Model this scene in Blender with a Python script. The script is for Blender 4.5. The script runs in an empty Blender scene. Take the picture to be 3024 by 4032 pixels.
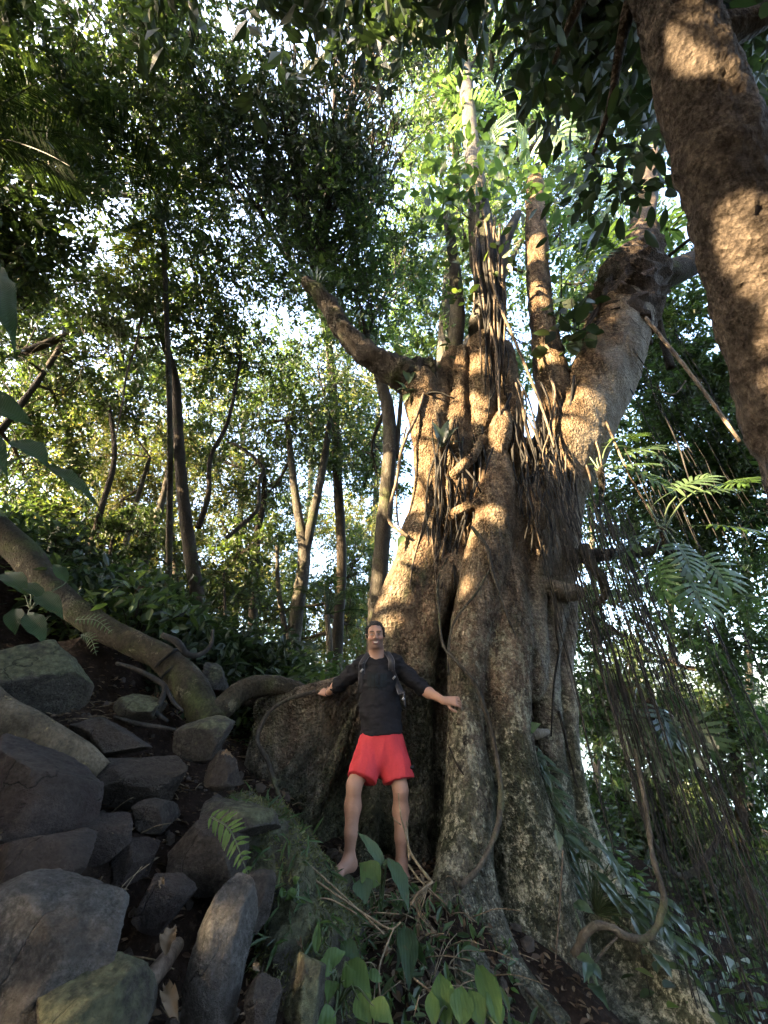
import bpy, math, random
import numpy as np
from mathutils import Vector, Matrix

# ------------------------------------------------------------------ camera, sky, sun, exposure
scene = bpy.context.scene
COL = scene.collection
FPX, PITCH, CAMZ = 1550.0, math.radians(28.0), 0.98      # focal length in photo pixels (3024 x 4032)
cd = bpy.data.cameras.new('camera'); cam = bpy.data.objects.new('camera', cd); COL.objects.link(cam)
cam.location = (0, 0, CAMZ); cam.rotation_euler = (math.radians(90) + PITCH, 0, 0)
cd.sensor_fit = 'VERTICAL'; cd.sensor_height = 36.0; cd.lens = 36.0 * FPX / 4032.0
cd.clip_start = 0.02; cd.clip_end = 2000
scene.camera = cam

SUN = np.array([-0.80, -0.40, 0.45]); SUN /= np.linalg.norm(SUN)
w = bpy.data.worlds.new('World'); scene.world = w; w.use_nodes = True
nt = w.node_tree; bg = nt.nodes['Background']
sky = nt.nodes.new('ShaderNodeTexSky'); sky.sky_type = 'NISHITA'; sky.sun_disc = False
sky.sun_elevation = math.asin(SUN[2]); sky.sun_rotation = math.atan2(SUN[0], SUN[1])
sky.air_density = 1.0; sky.dust_density = 6.0; sky.ozone_density = 1.0
nt.links.new(sky.outputs[0], bg.inputs[0]); bg.inputs[1].default_value = 0.15
sl = bpy.data.lights.new('sun', 'SUN'); sl.energy = 5.0; sl.angle = math.radians(0.55); sl.color = (1.0, 0.74, 0.43)
so = bpy.data.objects.new('sun', sl); COL.objects.link(so)
so.rotation_euler = Vector(tuple(SUN)).to_track_quat('Z', 'Y').to_euler(); so.location = tuple(SUN * 60)
vs = scene.view_settings; vs.view_transform = 'Standard'; vs.look = 'None'; vs.gamma = 1.0; vs.use_curve_mapping = False
vs.exposure = 4.02
scene.render.engine = 'CYCLES'
cy = scene.cycles
cy.use_denoising = True; cy.max_bounces = 8; cy.diffuse_bounces = 4; cy.glossy_bounces = 2; cy.transmission_bounces = 4
cy.transparent_max_bounces = 4; cy.use_adaptive_sampling = True; cy.adaptive_threshold = 0.015; cy.caustics_reflective = False; cy.caustics_refractive = False

# ------------------------------------------------------------------ helpers
rng = np.random.default_rng(11); random.seed(11)
CT, ST = math.cos(PITCH), math.sin(PITCH)
def ray(u, v):
    r, p = (u - 1512.0) / FPX, (2016.0 - v) / FPX
    return np.array([r, CT - ST * p, ST + CT * p])
def P(u, v, Y):                      # the point seen at (u, v) that stands Y metres ahead
    d = ray(u, v); return np.array([0, 0, CAMZ]) + d * (Y / d[1])
def PD(u, v, D):                     # the point seen at (u, v) at depth D along the lens axis
    return np.array([0, 0, CAMZ]) + ray(u, v) * D
def depth(p): return p[1] * CT + (p[2] - CAMZ) * ST
def px(n, p): return n * depth(p) / FPX                    # n photo pixels at p, in metres
def pix(p):
    d = depth(p); return 1512 + FPX * p[0] / d, 2016 - FPX * (-p[1] * ST + (p[2] - CAMZ) * CT) / d
def unit(a): a = np.asarray(a, float); return a / (np.linalg.norm(a, axis=-1, keepdims=True) + 1e-9)

_perm = np.random.default_rng(5).permutation(256); _perm = np.concatenate([_perm, _perm, _perm])
_grad = unit(np.random.default_rng(6).normal(size=(256, 3)))
def perlin(p):
    p = np.asarray(p, float); i = np.floor(p).astype(int); f = p - i; i &= 255
    s = f * f * f * (f * (f * 6 - 15) + 10); out = 0
    for dx in (0, 1):
        for dy in (0, 1):
            for dz in (0, 1):
                h = _perm[_perm[_perm[(i[..., 0] + dx) & 255] + ((i[..., 1] + dy) & 255)] + ((i[..., 2] + dz) & 255)]
                g = _grad[h]; d = f - np.array([dx, dy, dz])
                wgt = (s[..., 0] if dx else 1 - s[..., 0]) * (s[..., 1] if dy else 1 - s[..., 1]) * (s[..., 2] if dz else 1 - s[..., 2])
                out = out + wgt * (g * d).sum(-1)
    return out * 1.6
def fbm(p, o=3):
    p = np.asarray(p, float); return sum(perlin(p * 2 ** k + 7.3 * k) * .5 ** k for k in range(o))

def mesh(name, V, F, smooth=True):
    me = bpy.data.meshes.new(name); V = np.asarray(V, np.float32).reshape(-1, 3)
    if isinstance(F, np.ndarray):
        n, k = F.shape
        me.vertices.add(len(V)); me.vertices.foreach_set('co', V.ravel())
        me.loops.add(n * k); me.loops.foreach_set('vertex_index', F.astype(np.int32).ravel())
        me.polygons.add(n); me.polygons.foreach_set('loop_start', np.arange(0, n * k, k, dtype=np.int32))
        me.polygons.foreach_set('loop_total', np.full(n, k, np.int32))
        me.update(calc_edges=True)
    else:
        me.from_pydata([tuple(map(float, v)) for v in V], [], [tuple(map(int, f)) for f in F])
    me.polygons.foreach_set('use_smooth', np.full(len(me.polygons), smooth)); me.update()
    return me
def obj(name, me, mat=None, parent=None, loc=None):
    o = bpy.data.objects.new(name, me); COL.objects.link(o)
    if mat and me and not me.materials: me.materials.append(mat)
    if parent: o.parent = parent
    if loc is not None: o.location = tuple(map(float, loc))
    return o
def tag(o, label=None, cat=None, group=None, kind=None):
    if label: o['label'] = label
    if cat: o['category'] = cat
    if group: o['group'] = group
    if kind: o['kind'] = kind
    return o
def thing(name, label, cat, loc, group=None):
    return tag(obj(name, None, loc=loc), label, cat, group)
def solid(name, V, F, mat, parent=None, smooth=True, origin=None):
    """a mesh object; vertices given in world space, re-based on its thing's base (or its own origin)"""
    base = np.array(parent_base(parent)) if parent else (np.asarray(origin, float) if origin is not None else np.zeros(3))
    o = obj(name, mesh(name, np.asarray(V, float) - base, F, smooth), mat, parent)
    if not parent and origin is not None: o.location = tuple(map(float, origin))
    return o
def parent_base(p):
    b = Vector((0, 0, 0))
    while p: b = b + p.location; p = p.parent
    return b

def spline(pts, n):
    pts = np.asarray(pts, float); m = len(pts)
    if m == 2: t = np.linspace(0, 1, n)[:, None]; return pts[0] * (1 - t) + pts[1] * t
    q = np.vstack([2 * pts[0] - pts[1], pts, 2 * pts[-1] - pts[-2]])
    s = np.linspace(0, m - 1, n); i = np.minimum(s.astype(int), m - 2); t = (s - i)[:, None]
    a, b, c, d = q[i], q[i + 1], q[i + 2], q[i + 3]
    return .5 * (2 * b + (c - a) * t + (2 * a - 5 * b + 4 * c - d) * t ** 2 + (3 * b - a - 3 * c + d) * t ** 3)
def tube(pts, rad, seg=8, n=None, rough=0., freq=4., caps=True, flat=None):
    """tapered tube along a smooth curve; returns vertices and quads"""
    n = n or max(3, 4 * (len(pts) - 1) + 1)
    rad = np.atleast_1d(np.asarray(rad, float))
    if len(rad) == 1: rad = np.repeat(rad, 2)
    path = spline(pts, n); r = np.interp(np.linspace(0, 1, n), np.linspace(0, 1, len(rad)), rad)
    T = unit(np.gradient(path, axis=0)); up = np.array([0, 0, 1.]) if abs(T[0, 2]) < .9 else np.array([1., 0, 0])
    N = unit(np.cross(T[0], up)); Ns = [N]
    for k in range(1, n):
        N = N - T[k] * N.dot(T[k]); N = unit(N); Ns.append(N)
    Ns = np.array(Ns); B = np.cross(T, Ns); a = np.linspace(0, 2 * math.pi, seg, endpoint=False)
    V = path[:, None] + r[:, None, None] * (np.cos(a)[None, :, None] * Ns[:, None] + np.sin(a)[None, :, None] * B[:, None])
    if rough:
        nz = fbm(V * freq, 2); V = path[:, None] + (V - path[:, None]) * (1 + rough * nz)[..., None]
    i = np.arange(n - 1)[:, None] * seg; j = np.arange(seg)[None]; j2 = (j + 1) % seg
    F = np.stack([i + j, i + j2, i + seg + j2, i + seg + j], -1).reshape(-1, 4)
    V = V.reshape(-1, 3)
    if caps:
        c0, c1 = len(V), len(V) + 1; V = np.vstack([V, path[0], path[-1]]); jj = np.arange(0, seg, 2)
        e = (n - 1) * seg
        F = np.vstack([F, np.stack([np.full(len(jj), c0), (jj + 2) % seg, (jj + 1) % seg, jj], -1),
                       np.stack([np.full(len(jj), c1), e + jj, e + (jj + 1) % seg, e + (jj + 2) % seg], -1)])
    return V, F
def join(parts):
    V, F, o = [], [], 0
    for v, f in parts: V.append(v); F.append(f + o); o += len(v)
    return np.vstack(V), np.vstack(F)
def pxpath(L):   # [(u, v, Y), ...] -> world points
    return np.array([P(*q) for q in L])
def pxtube(L, wpx, seg=8, n=None, rough=.0, freq=4.):
    pts = pxpath(L); wpx = list(np.atleast_1d(wpx))
    ws = np.interp(np.linspace(0, 1, len(pts)), np.linspace(0, 1, len(wpx)), wpx)
    return tube(pts, [px(a, p) / 2 for a, p in zip(ws, pts)], seg, n, rough, freq)

class Vol:                           # a distance field that is turned into one continuous surface
    def __init__(s, lo, hi, h):
        s.lo = np.asarray(lo, float); s.h = h; s.n = np.ceil((np.asarray(hi) - s.lo) / h).astype(int) + 1
        s.f = np.full(s.n, 9.0, np.float32)
    def _box(s, lo, hi):
        a = np.clip(np.floor((lo - s.lo) / s.h).astype(int), 0, s.n); b = np.clip(np.ceil((hi - s.lo) / s.h).astype(int) + 1, 0, s.n)
        g = [s.lo[k] + s.h * np.arange(a[k], b[k]) for k in range(3)]
        return tuple(slice(a[k], b[k]) for k in range(3)), np.stack(np.meshgrid(*g, indexing='ij'), -1)
    def put(s, sl, d, k, cut=False):
        f = s.f[sl]
        if cut: d = -d; h = np.maximum(k - np.abs(f - d), 0) / k; s.f[sl] = np.maximum(f, d) + h * h * k * .25
        else: h = np.maximum(k - np.abs(f - d), 0) / k; s.f[sl] = np.minimum(f, d) - h * h * k * .25
    def cone(s, a, b, ra, rb=None, k=.05, cut=False, flat=False, sq=None):
        a, b = np.asarray(a, float), np.asarray(b, float); rb = ra if rb is None else rb; m = max(ra, rb) * (1 if sq is None else max(1, 1 / min(sq[1], 1))) + k + 2 * s.h
        sl, p = s._box(np.minimum(a, b) - m, np.maximum(a, b) + m)
        if p.size == 0: return
        ab = b - a; L2 = max(ab.dot(ab), 1e-9); q = p - a; t = np.clip(q @ ab / L2, 0, 1)
        dv = q - t[..., None] * ab
        if sq is not None:             # squash along one direction
            ax = unit(sq[0]); dv = dv + ax * ((dv @ ax) * (sq[1] - 1))[..., None]
        d = np.sqrt((dv ** 2).sum(-1)) - (ra + (rb - ra) * t)
        if flat: d = np.maximum(d, ((q @ ab) / L2 - 1) * math.sqrt(L2))
        s.put(sl, d, k, cut)
    def chain(s, pts, rad, k=.05, **kw):
        for i in range(len(pts) - 1): s.cone(pts[i], pts[i + 1], rad[i], rad[i + 1], k, **kw)
    def ell(s, c, r, k=.03, cut=False, R=None):
        c, r = np.asarray(c, float), np.asarray(r, float); m = r.max() + k + 2 * s.h
        sl, p = s._box(c - m, c + m)
        if p.size == 0: return
        q = p - c
        if R is not None: q = q @ R
        k0 = np.sqrt(((q / r) ** 2).sum(-1)); k1 = np.sqrt(((q / r ** 2) ** 2).sum(-1)) + 1e-9
        s.put(sl, np.where(k0 < 1e-4, -r.min(), k0 * (k0 - 1) / k1), k, cut)
    def half(s, c, n, lo=None, hi=None, k=.004):      # keep the side the normal points away from
        sl, p = s._box(s.lo if lo is None else np.asarray(lo, float), (s.lo + s.n * s.h) if hi is None else np.asarray(hi, float))
        s.put(sl, -((p - np.asarray(c, float)) @ unit(n)), k, True)
    def noise(s, amp, freq, stretch=(1, 1, 1), o=2):
        m = np.argwhere(np.abs(s.f) < amp * 2 + 3 * s.h)
        p = s.lo + s.h * m; s.f[tuple(m.T)] += (amp * fbm(p * freq * np.array(stretch), o)).astype(np.float32)
    def build(s):
        f = s.f; f[0], f[-1] = 9, 9; f[:, 0], f[:, -1] = 9, 9; f[:, :, 0], f[:, :, -1] = 9, 9
        sg = f < 0; cs = [(a, b, c) for a in (0, 1) for b in (0, 1) for c in (0, 1)]
        N = s.n - 1; cnt = sum(sg[a:a + N[0], b:b + N[1], c:c + N[2]].astype(np.int8) for a, b, c in cs)
        mk = (cnt > 0) & (cnt < 8); idx = np.full(N, -1, np.int32); ce = np.argwhere(mk); idx[mk] = np.arange(len(ce))
        val = {c: f[ce[:, 0] + c[0], ce[:, 1] + c[1], ce[:, 2] + c[2]] for c in cs}
        acc = np.zeros((len(ce), 3)); n = np.zeros(len(ce))
        for c in cs:
            for ax in range(3):
                if c[ax]: continue
                e = tuple(c[i] + (i == ax) for i in range(3)); fa, fb = val[c], val[e]; x = (fa < 0) != (fb < 0)
                t = np.where(x, fa / np.where(x, fa - fb, 1), 0); q = np.array(c, float)[None].repeat(len(ce), 0); q[:, ax] += t
                acc[x] += q[x]; n[x] += 1
        V = (ce + acc / n[:, None]) * s.h + s.lo; F = []
        for ax in range(3):
            b, c = (ax + 1) % 3, (ax + 2) % 3
            s0 = [slice(1, -1)] * 3; s0[ax] = slice(0, -1); s1 = list(s0); s1[ax] = slice(1, None)
            A, B = sg[tuple(s0)], sg[tuple(s1)]; e = np.argwhere(A != B); 
            if not len(e): continue
            off = np.ones(3, int); off[ax] = 0; fl = A[tuple(e.T)]; e = e + off
            eb, ec = np.eye(3, dtype=int)[b], np.eye(3, dtype=int)[c]
            q = np.stack([idx[tuple((e - x).T)] for x in (0 * eb, eb, eb + ec, ec)], -1)
            q[~fl] = q[~fl][:, ::-1]; F.append(q)
        return V, np.vstack(F)

# ------------------------------------------------------------------ materials
class NT:
    def __init__(s, name):
        s.m = bpy.data.materials.new(name); s.m.use_nodes = True; s.t = s.m.node_tree
        s.b = s.t.nodes['Principled BSDF']; s.o = s.t.nodes['Material Output']
        s.co = s.t.nodes.new('ShaderNodeTexCoord').outputs['Object']
    def new(s, k, ins={}, **pr):
        n = s.t.nodes.new('ShaderNode' + k)
        for a, v in pr.items(): setattr(n, a, v)
        for a, v in ins.items():
            if isinstance(v, bpy.types.NodeSocket): s.t.links.new(v, n.inputs[a])
            else: n.inputs[a].default_value = v
        return n
    def map(s, sc, co=None): return s.new('Mapping', {'Vector': co or s.co, 'Scale': sc}).outputs[0]
    def noise(s, scale, detail=5, rough=.6, vec=None, dist=0.):
        return s.new('TexNoise', {'Vector': vec or s.co, 'Scale': scale, 'Detail': detail, 'Roughness': rough, 'Distortion': dist}).outputs[0]
    def voro(s, scale, vec=None, feature='F1'):
        return s.new('TexVoronoi', {'Vector': vec or s.co, 'Scale': scale}, feature=feature).outputs['Distance']
    def ramp(s, x, stops, interp='LINEAR'):
        n = s.new('ValToRGB', {'Fac': x}); e = n.color_ramp; e.interpolation = interp
        while len(e.elements) < len(stops): e.elements.new(.5)
        for el, (p, c) in zip(e.elements, stops):
            el.position = p; el.color = (c, c, c, 1) if isinstance(c, (int, float)) else (*c, 1)
        return n.outputs[0]
    def mix(s, f, a, b, bt='MIX'):
        n = s.new('MixRGB', {}, blend_type=bt)
        for k, v in ((0, f), (1, a), (2, b)):
            if isinstance(v, bpy.types.NodeSocket): s.t.links.new(v, n.inputs[k])
            else: n.inputs[k].default_value = v if k == 0 else (*v, 1)
        return n.outputs[0]
    def math(s, op, a, b=0.):
        n = s.new('Math', {}, operation=op)
        for k, v in ((0, a), (1, b)):
            if isinstance(v, bpy.types.NodeSocket): s.t.links.new(v, n.inputs[k])
            else: n.inputs[k].default_value = v
        return n.outputs[0]
    def bump(s, h, dist, strength=1., nrm=None):
        i = {'Height': h, 'Distance': dist, 'Strength': strength}
        if nrm: i['Normal'] = nrm
        return s.new('Bump', i).outputs[0]
    def done(s, col, rough=.85, nrm=None, spec=.25):
        for k, v in (('Base Color', col), ('Roughness', rough), ('Specular IOR Level', spec)):
            if isinstance(v, bpy.types.NodeSocket): s.t.links.new(v, s.b.inputs[k])
            else: s.b.inputs[k].default_value = (*v, 1) if isinstance(v, tuple) else v
        if nrm: s.t.links.new(nrm, s.b.inputs['Normal'])
        return s.m

def bark(name, dark, light, lichen=None, lam=.62, moss=None, mam=.6, scale=6., stretch=(1, 1, .35), bump=.02, grain=40, bs=1.):
    n = NT(name); v = n.map(stretch)
    a = n.noise(scale, 8, .65, v); col = n.ramp(a, [(.32, dark), (.68, light)])
    big = n.noise(1.3, 4, .6); col = n.mix(n.ramp(big, [(.35, .0), (.7, .55)]), col, tuple(c * .55 for c in dark), 'MIX')
    if moss:
        mm = n.noise(2.2, 7, .68, dist=.4); col = n.mix(n.ramp(mm, [(mam - .06, 0.), (mam + .08, .9)]), col, moss)
    if lichen:
        l = n.noise(9, 9, .72, dist=.6); l2 = n.noise(1.7, 3)
        col = n.mix(n.ramp(n.math('MULTIPLY', l, n.math('ADD', l2, .5)), [(lam, 0.), (lam + .05, .9)]), col, lichen)
    col = n.mix(1., col, n.ramp(n.noise(50, 6, .75, n.map((1, 1, .6))), [(.30, .40), (.68, 1.3)]), 'MULTIPLY')
    g = n.voro(grain, n.map((1, 1, .7))); h = n.math('ADD', n.math('MULTIPLY', g, .6), n.math('MULTIPLY', a, 1.4))
    fine = n.noise(grain * 2, 4, .7)
    h = n.math('ADD', h, n.math('MULTIPLY', fine, .5))
    return n.done(col, .9, n.bump(h, bump, bs), .15)

def leafmat(name, cols, trans=.4, rough=.42, tint=None, spec=.4, vein=False):
    n = NT(name); isl = n.new('NewGeometry').outputs['Random Per Island']
    col = n.ramp(isl, [(i / (len(cols) - 1), c) for i, c in enumerate(cols)])
    col = n.mix(n.ramp(n.noise(3., 3), [(.3, 0.), (.7, .5)]), col, tuple(c * .55 for c in cols[0]))
    col = n.new('HueSaturation', {'Color': col, 'Saturation': .82}).outputs[0]
    n.done(col, rough, None, spec)
    tc = n.mix(1., col, tint or (1.6, 1.75, .70), 'MULTIPLY')
    tr = n.new('BsdfTranslucent', {'Color': tc}); mx = n.new('MixShader', {0: trans})
    n.t.links.new(n.b.outputs[0], mx.inputs[1]); n.t.links.new(tr.outputs[0], mx.inputs[2]); n.t.links.new(mx.outputs[0], n.o.inputs[0])
    return n.m

M = {}
M['fig_bark'] = None
def fig_material():
    n = NT('fig_bark'); v = n.map((1, 1, .55))
    z = n.new('SeparateXYZ', {'Vector': n.co})
    a = n.noise(7, 9, .68, v); b = n.noise(1.6, 4, .6, n.map((1, 1, .45)))
    col = n.ramp(a, [(.33, (.036, .024, .016)), (.5, (.150, .103, .062)), (.68, (.32, .225, .14))])
    # reddish and pale streaks running along the stems
    st = n.noise(4.5, 6, .6, n.map((1.6, 1.6, .18)))
    col = n.mix(n.ramp(st, [(.52, 0.), (.70, .55)]), col, (.21, .185, .145))
    col = n.mix(n.ramp(b, [(.55, 0.), (.72, .5)]), col, (.12, .05, .026))
    # smooth pale bark on the right hand columns
    xm = n.math('SUBTRACT', z.outputs[0], n.math('MULTIPLY', n.math('MAXIMUM', n.math('SUBTRACT', z.outputs[2], 2.2), 0.), .50)); xm = n.math('ADD', xm, n.math('MULTIPLY', n.noise(1.2, 4), .9))
    pale = n.ramp(n.math('ADD', n.math('MULTIPLY', xm, .5), -.35), [(.13, 0.), (.24, 1.)])
    pcol = n.ramp(n.noise(3.5, 8, .7, n.map((1, 1, .5))), [(.3, (.085, .068, .05)), (.55, (.19, .165, .13)), (.75, (.30, .275, .235))])
    col = n.mix(n.math('MULTIPLY', pale, .85), col, pcol)
    # weathered grey-green skin over the lower half
    gk = n.ramp(n.math('ADD', n.math('MULTIPLY', z.outputs[2], -.30), n.math('MULTIPLY', n.noise(1.8, 6, .65), .9)), [(-.15, 0.), (.22, .92)])
    col = n.mix(gk, col, n.ramp(a, [(.33, (.034, .034, .024)), (.52, (.110, .108, .080)), (.7, (.23, .225, .17))]))
    # dark damp streaks and rusty scars
    ds = n.noise(2.6, 6, .7, n.map((1.5, 1.5, .22)), .6); col = n.mix(n.ramp(ds, [(.56, 0.), (.68, .75)]), col, (.022, .017, .013))
    rs = n.noise(3.1, 5, .65, n.map((1, 1, .8)), .8); col = n.mix(n.ramp(rs, [(.64, 0.), (.72, .7)]), col, (.085, .030, .016))
    # moss and dark algae, thicker towards the foot
    mo = n.noise(2.3, 8, .7, n.map((1, 1, .5)), .5); low = n.ramp(n.math('MULTIPLY', z.outputs[2], .25), [(.1, 1.), (.95, .0)])
    mk = n.ramp(n.math('ADD', mo, n.math('MULTIPLY', low, .24)), [(.64, 0.), (.76, .85)])
    col = n.mix(mk, col, n.ramp(n.noise(14, 5), [(.3, (.022, .026, .014)), (.7, (.085, .095, .042))]))
    # cream lichen crusts on the lower trunk
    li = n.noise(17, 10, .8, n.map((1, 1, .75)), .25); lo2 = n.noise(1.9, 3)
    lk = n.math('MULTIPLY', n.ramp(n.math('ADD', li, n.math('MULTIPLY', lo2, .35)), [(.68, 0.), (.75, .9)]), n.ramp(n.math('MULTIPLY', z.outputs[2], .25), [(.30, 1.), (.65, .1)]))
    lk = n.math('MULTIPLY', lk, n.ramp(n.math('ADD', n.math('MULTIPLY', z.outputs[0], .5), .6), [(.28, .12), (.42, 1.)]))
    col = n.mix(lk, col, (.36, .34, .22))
    col = n.mix(1., col, n.ramp(n.noise(42, 7, .8), [(.34, .30), (.66, 1.4)]), 'MULTIPLY')
    col = n.mix(n.ramp(n.math('MULTIPLY', z.outputs[2], .25), [(.45, .45), (.85, 0.)]), col, n.new('HueSaturation', {'Color': col, 'Saturation': .45}).outputs[0])
    sm = n.math('SUBTRACT', 1., n.math('MULTIPLY', pale, .75))
    cr = n.voro(34, n.map((1, 1, .8))); cr2 = n.voro(75); fine = n.noise(60, 5, .7); rib = n.noise(10, 4, .6, n.map((.6, .6, 3.2)))
    h = n.math('ADD', n.math('MULTIPLY', cr, .9), n.math('MULTIPLY', cr2, .5)); h = n.math('ADD', h, n.math('MULTIPLY', fine, .45))
    h = n.math('MULTIPLY', n.math('ADD', h, n.math('MULTIPLY', a, 1.5)), sm); h = n.math('ADD', h, n.math('MULTIPLY', rib, .5))
    return n.done(col, .9, n.bump(h, .050, 1.), .12)
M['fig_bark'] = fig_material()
M['bark_grey'] = bark('bark_grey', (.030, .026, .021), (.110, .100, .084), (.17, .16, .135), .66, (.06, .07, .03), .58, bump=.012)
M['bark_dark'] = bark('bark_dark', (.018, .014, .011), (.065, .053, .040), None, .6, (.04, .05, .02), .62, bump=.015)
M['bark_right'] = bark('bark_right', (.028, .021, .017), (.165, .132, .104), None, .6, None, scale=9, stretch=(1, 1, .6), bump=.045, grain=26)
M['bark_pale'] = bark('bark_pale', (.12, .105, .085), (.33, .30, .25), None, .6, None, bump=.006)
M['limb_dark'] = bark('limb_dark', (.018, .015, .013), (.085, .073, .062), (.24, .23, .19), .68, (.05, .06, .025), .58, bump=.02)
M['sheath'] = bark('sheath', (.018, .013, .010), (.10, .075, .055), None, .6, None, scale=16, stretch=(1, 1, .12), bump=.02)
M['root_hang'] = bark('root_hang', (.013, .0125, .012), (.052, .050, .047), None, scale=14, bump=.003)
M['liana'] = bark('liana', (.06, .045, .033), (.22, .175, .13), None, scale=14, bump=.004)
M['log'] = bark('log', (.018, .015, .010), (.075, .063, .044), (.125, .112, .075), .60, (.05, .06, .022), .56, scale=5, stretch=(1, 1, 1), bump=.015)
M['log_pale'] = bark('log_pale', (.045, .036, .024), (.20, .165, .115), (.26, .205, .10), .60, (.05, .045, .03), .6, scale=5, stretch=(1, 1, 1), bump=.02)
M['root_tan'] = bark('root_tan', (.07, .05, .037), (.20, .155, .12), None, scale=8, bump=.006)
M['twig'] = bark('twig', (.10, .075, .045), (.30, .24, .165), None, scale=20, bump=.002)

def rockmat(name, dark, light, moss=None, mam=.55, red=None):
    n = NT(name); a = n.noise(5, 9, .7); col = n.ramp(a, [(.3, dark), (.7, light)])
    col = n.mix(n.ramp(n.noise(28, 6, .7), [(.45, 0.), (.7, .5)]), col, tuple(min(1, c * 1.6) for c in light))
    col = n.mix(1., col, n.ramp(n.noise(70, 6, .8), [(.32, .40), (.66, 1.35)]), 'MULTIPLY')
    po = n.new('NewGeometry').outputs['Pointiness']; col = n.mix(n.ramp(po, [(.51, 0.), (.58, .65)]), col, tuple(min(1, c * 1.7) for c in light))
    if red: col = n.mix(n.ramp(n.noise(3.3, 7, .7, dist=.5), [(.48, 0.), (.62, .85)]), col, red)
    dz = n.new('SeparateXYZ', {'Vector': n.new('NewGeometry').outputs['Normal']}).outputs[2]
    col = n.mix(n.ramp(n.math('ADD', n.noise(2.6, 8, .7), n.math('MULTIPLY', dz, .10)), [(.50, 0.), (.64, .75)]), col, n.ramp(n.noise(34, 5, .7), [(.3, (.016, .011, .008)), (.7, (.060, .042, .030))]))
    if moss:
        nz = n.new('SeparateXYZ', {'Vector': n.new('NewGeometry').outputs['Normal']}).outputs[2]
        mk = n.ramp(n.math('ADD', n.noise(4., 8, .7), n.math('MULTIPLY', nz, .16)), [(mam, 0.), (mam + .13, .95)])
        col = n.mix(mk, col, n.ramp(n.noise(30, 4), [(.3, (.040, .046, .018)), (.7, (.15, .16, .065))]))
    wv = n.new('VectorMath', {0: n.co, 1: n.new('TexNoise', {'Vector': n.co, 'Scale': 2.2, 'Detail': 7.}).outputs['Color']}, operation='ADD').outputs[0]
    ck = n.voro(1.9, wv, 'DISTANCE_TO_EDGE'); ckm = n.math('MULTIPLY', n.ramp(ck, [(.0, 1.), (.016, 0.)]), n.ramp(n.noise(2.3, 4), [(.48, 0.), (.60, 1.)])); col = n.mix(n.math('MULTIPLY', ckm, .8), col, (.006, .005, .004))
    col = n.new('HueSaturation', {'Color': col, 'Saturation': .72}).outputs[0]
    h = n.math('ADD', n.math('MULTIPLY', n.noise(9, 9, .72), 1.5), n.math('MULTIPLY', n.voro(18), .25)); h = n.math('SUBTRACT', h, n.math('MULTIPLY', ckm, .5))
    h = n.math('ADD', h, n.math('MULTIPLY', n.noise(80, 4, .8), .25))
    return n.done(col, .85, n.bump(h, .07, 1.), .25)
M['rock'] = rockmat('rock', (.018, .0135, .0105), (.075, .060, .048))
M['rock_moss'] = rockmat('rock_moss', (.022, .019, .016), (.085, .077, .064), (.06, .07, .025), .56)
M['rock_red'] = rockmat('rock_red', (.020, .0135, .0115), (.070, .050, .043), None, .5, (.042, .020, .015))
M['rock_pale'] = rockmat('rock_pale', (.030, .028, .025), (.150, .142, .130))
M['rock_mossy'] = rockmat('rock_mossy', (.022, .018, .013), (.085, .075, .055), (.06, .07, .025), .50)
def soilmat():
    n = NT('soil'); a = n.noise(6, 10, .7); col = n.ramp(a, [(.3, (.010, .007, .005)), (.6, (.032, .021, .016)), (.8, (.065, .045, .033))])
    li = n.voro(22); col = n.mix(n.ramp(n.noise(26, 5, .7), [(.56, 0.), (.66, .7)]), col, (.085, .06, .04))
    h = n.math('ADD', n.math('MULTIPLY', n.noise(12, 9, .75), 1.5), n.math('MULTIPLY', li, .5))
    return n.done(col, .95, n.bump(h, .05, 1.), .1)
M['soil'] = soilmat()
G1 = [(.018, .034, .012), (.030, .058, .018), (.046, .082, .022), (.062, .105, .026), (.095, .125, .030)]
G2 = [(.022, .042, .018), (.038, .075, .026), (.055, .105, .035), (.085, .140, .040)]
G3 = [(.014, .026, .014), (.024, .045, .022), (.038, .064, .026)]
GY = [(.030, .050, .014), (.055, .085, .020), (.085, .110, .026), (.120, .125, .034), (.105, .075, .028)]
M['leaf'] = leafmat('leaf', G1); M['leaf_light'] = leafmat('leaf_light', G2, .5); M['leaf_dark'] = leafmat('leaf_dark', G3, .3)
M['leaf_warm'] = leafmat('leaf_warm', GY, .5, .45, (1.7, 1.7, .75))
M['leaf_near'] = leafmat('leaf_near', [(.030, .062, .022), (.050, .100, .035), (.075, .135, .045)], .42, .38)
M['leaf_gloss'] = leafmat('leaf_gloss', [(.022, .050, .024), (.036, .075, .036), (.055, .100, .050)], .28, .28, spec=.55)
M['leaf_grey'] = leafmat('leaf_grey', [(.06, .10, .06), (.09, .14, .085)], .3, .35, spec=.5)
M['frond'] = leafmat('frond', [(.012, .026, .010), (.022, .042, .014), (.034, .060, .018)], .35, .65, spec=.15)
M['frond_painted_sun'] = leafmat('frond_painted_sun', [(.12, .16, .02), (.19, .22, .025), (.24, .25, .03)], .55, .4, (2.2, 2.0, .4))  # sunlit copy of the frond: the sun's yellow is put into the leaf colour
M['dry_leaf'] = leafmat('dry_leaf', [(.075, .042, .022), (.13, .085, .045), (.22, .16, .09)], .2, .7, (1.3, 1.1, .8), .2)
M['petiole'] = leafmat('petiole', [(.05, .085, .03), (.07, .11, .04)], .1)
M['moss'] = leafmat('moss', [(.07, .08, .028), (.12, .13, .045), (.19, .20, .08)], .2, .9, (1.3, 1.3, .6), .1)
def watermat():
    n = NT('water'); return n.done((.02, .04, .045), .12, n.bump(n.noise(.35, 6, .6), .25, .5), .5)
M['water'] = watermat()
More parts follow.
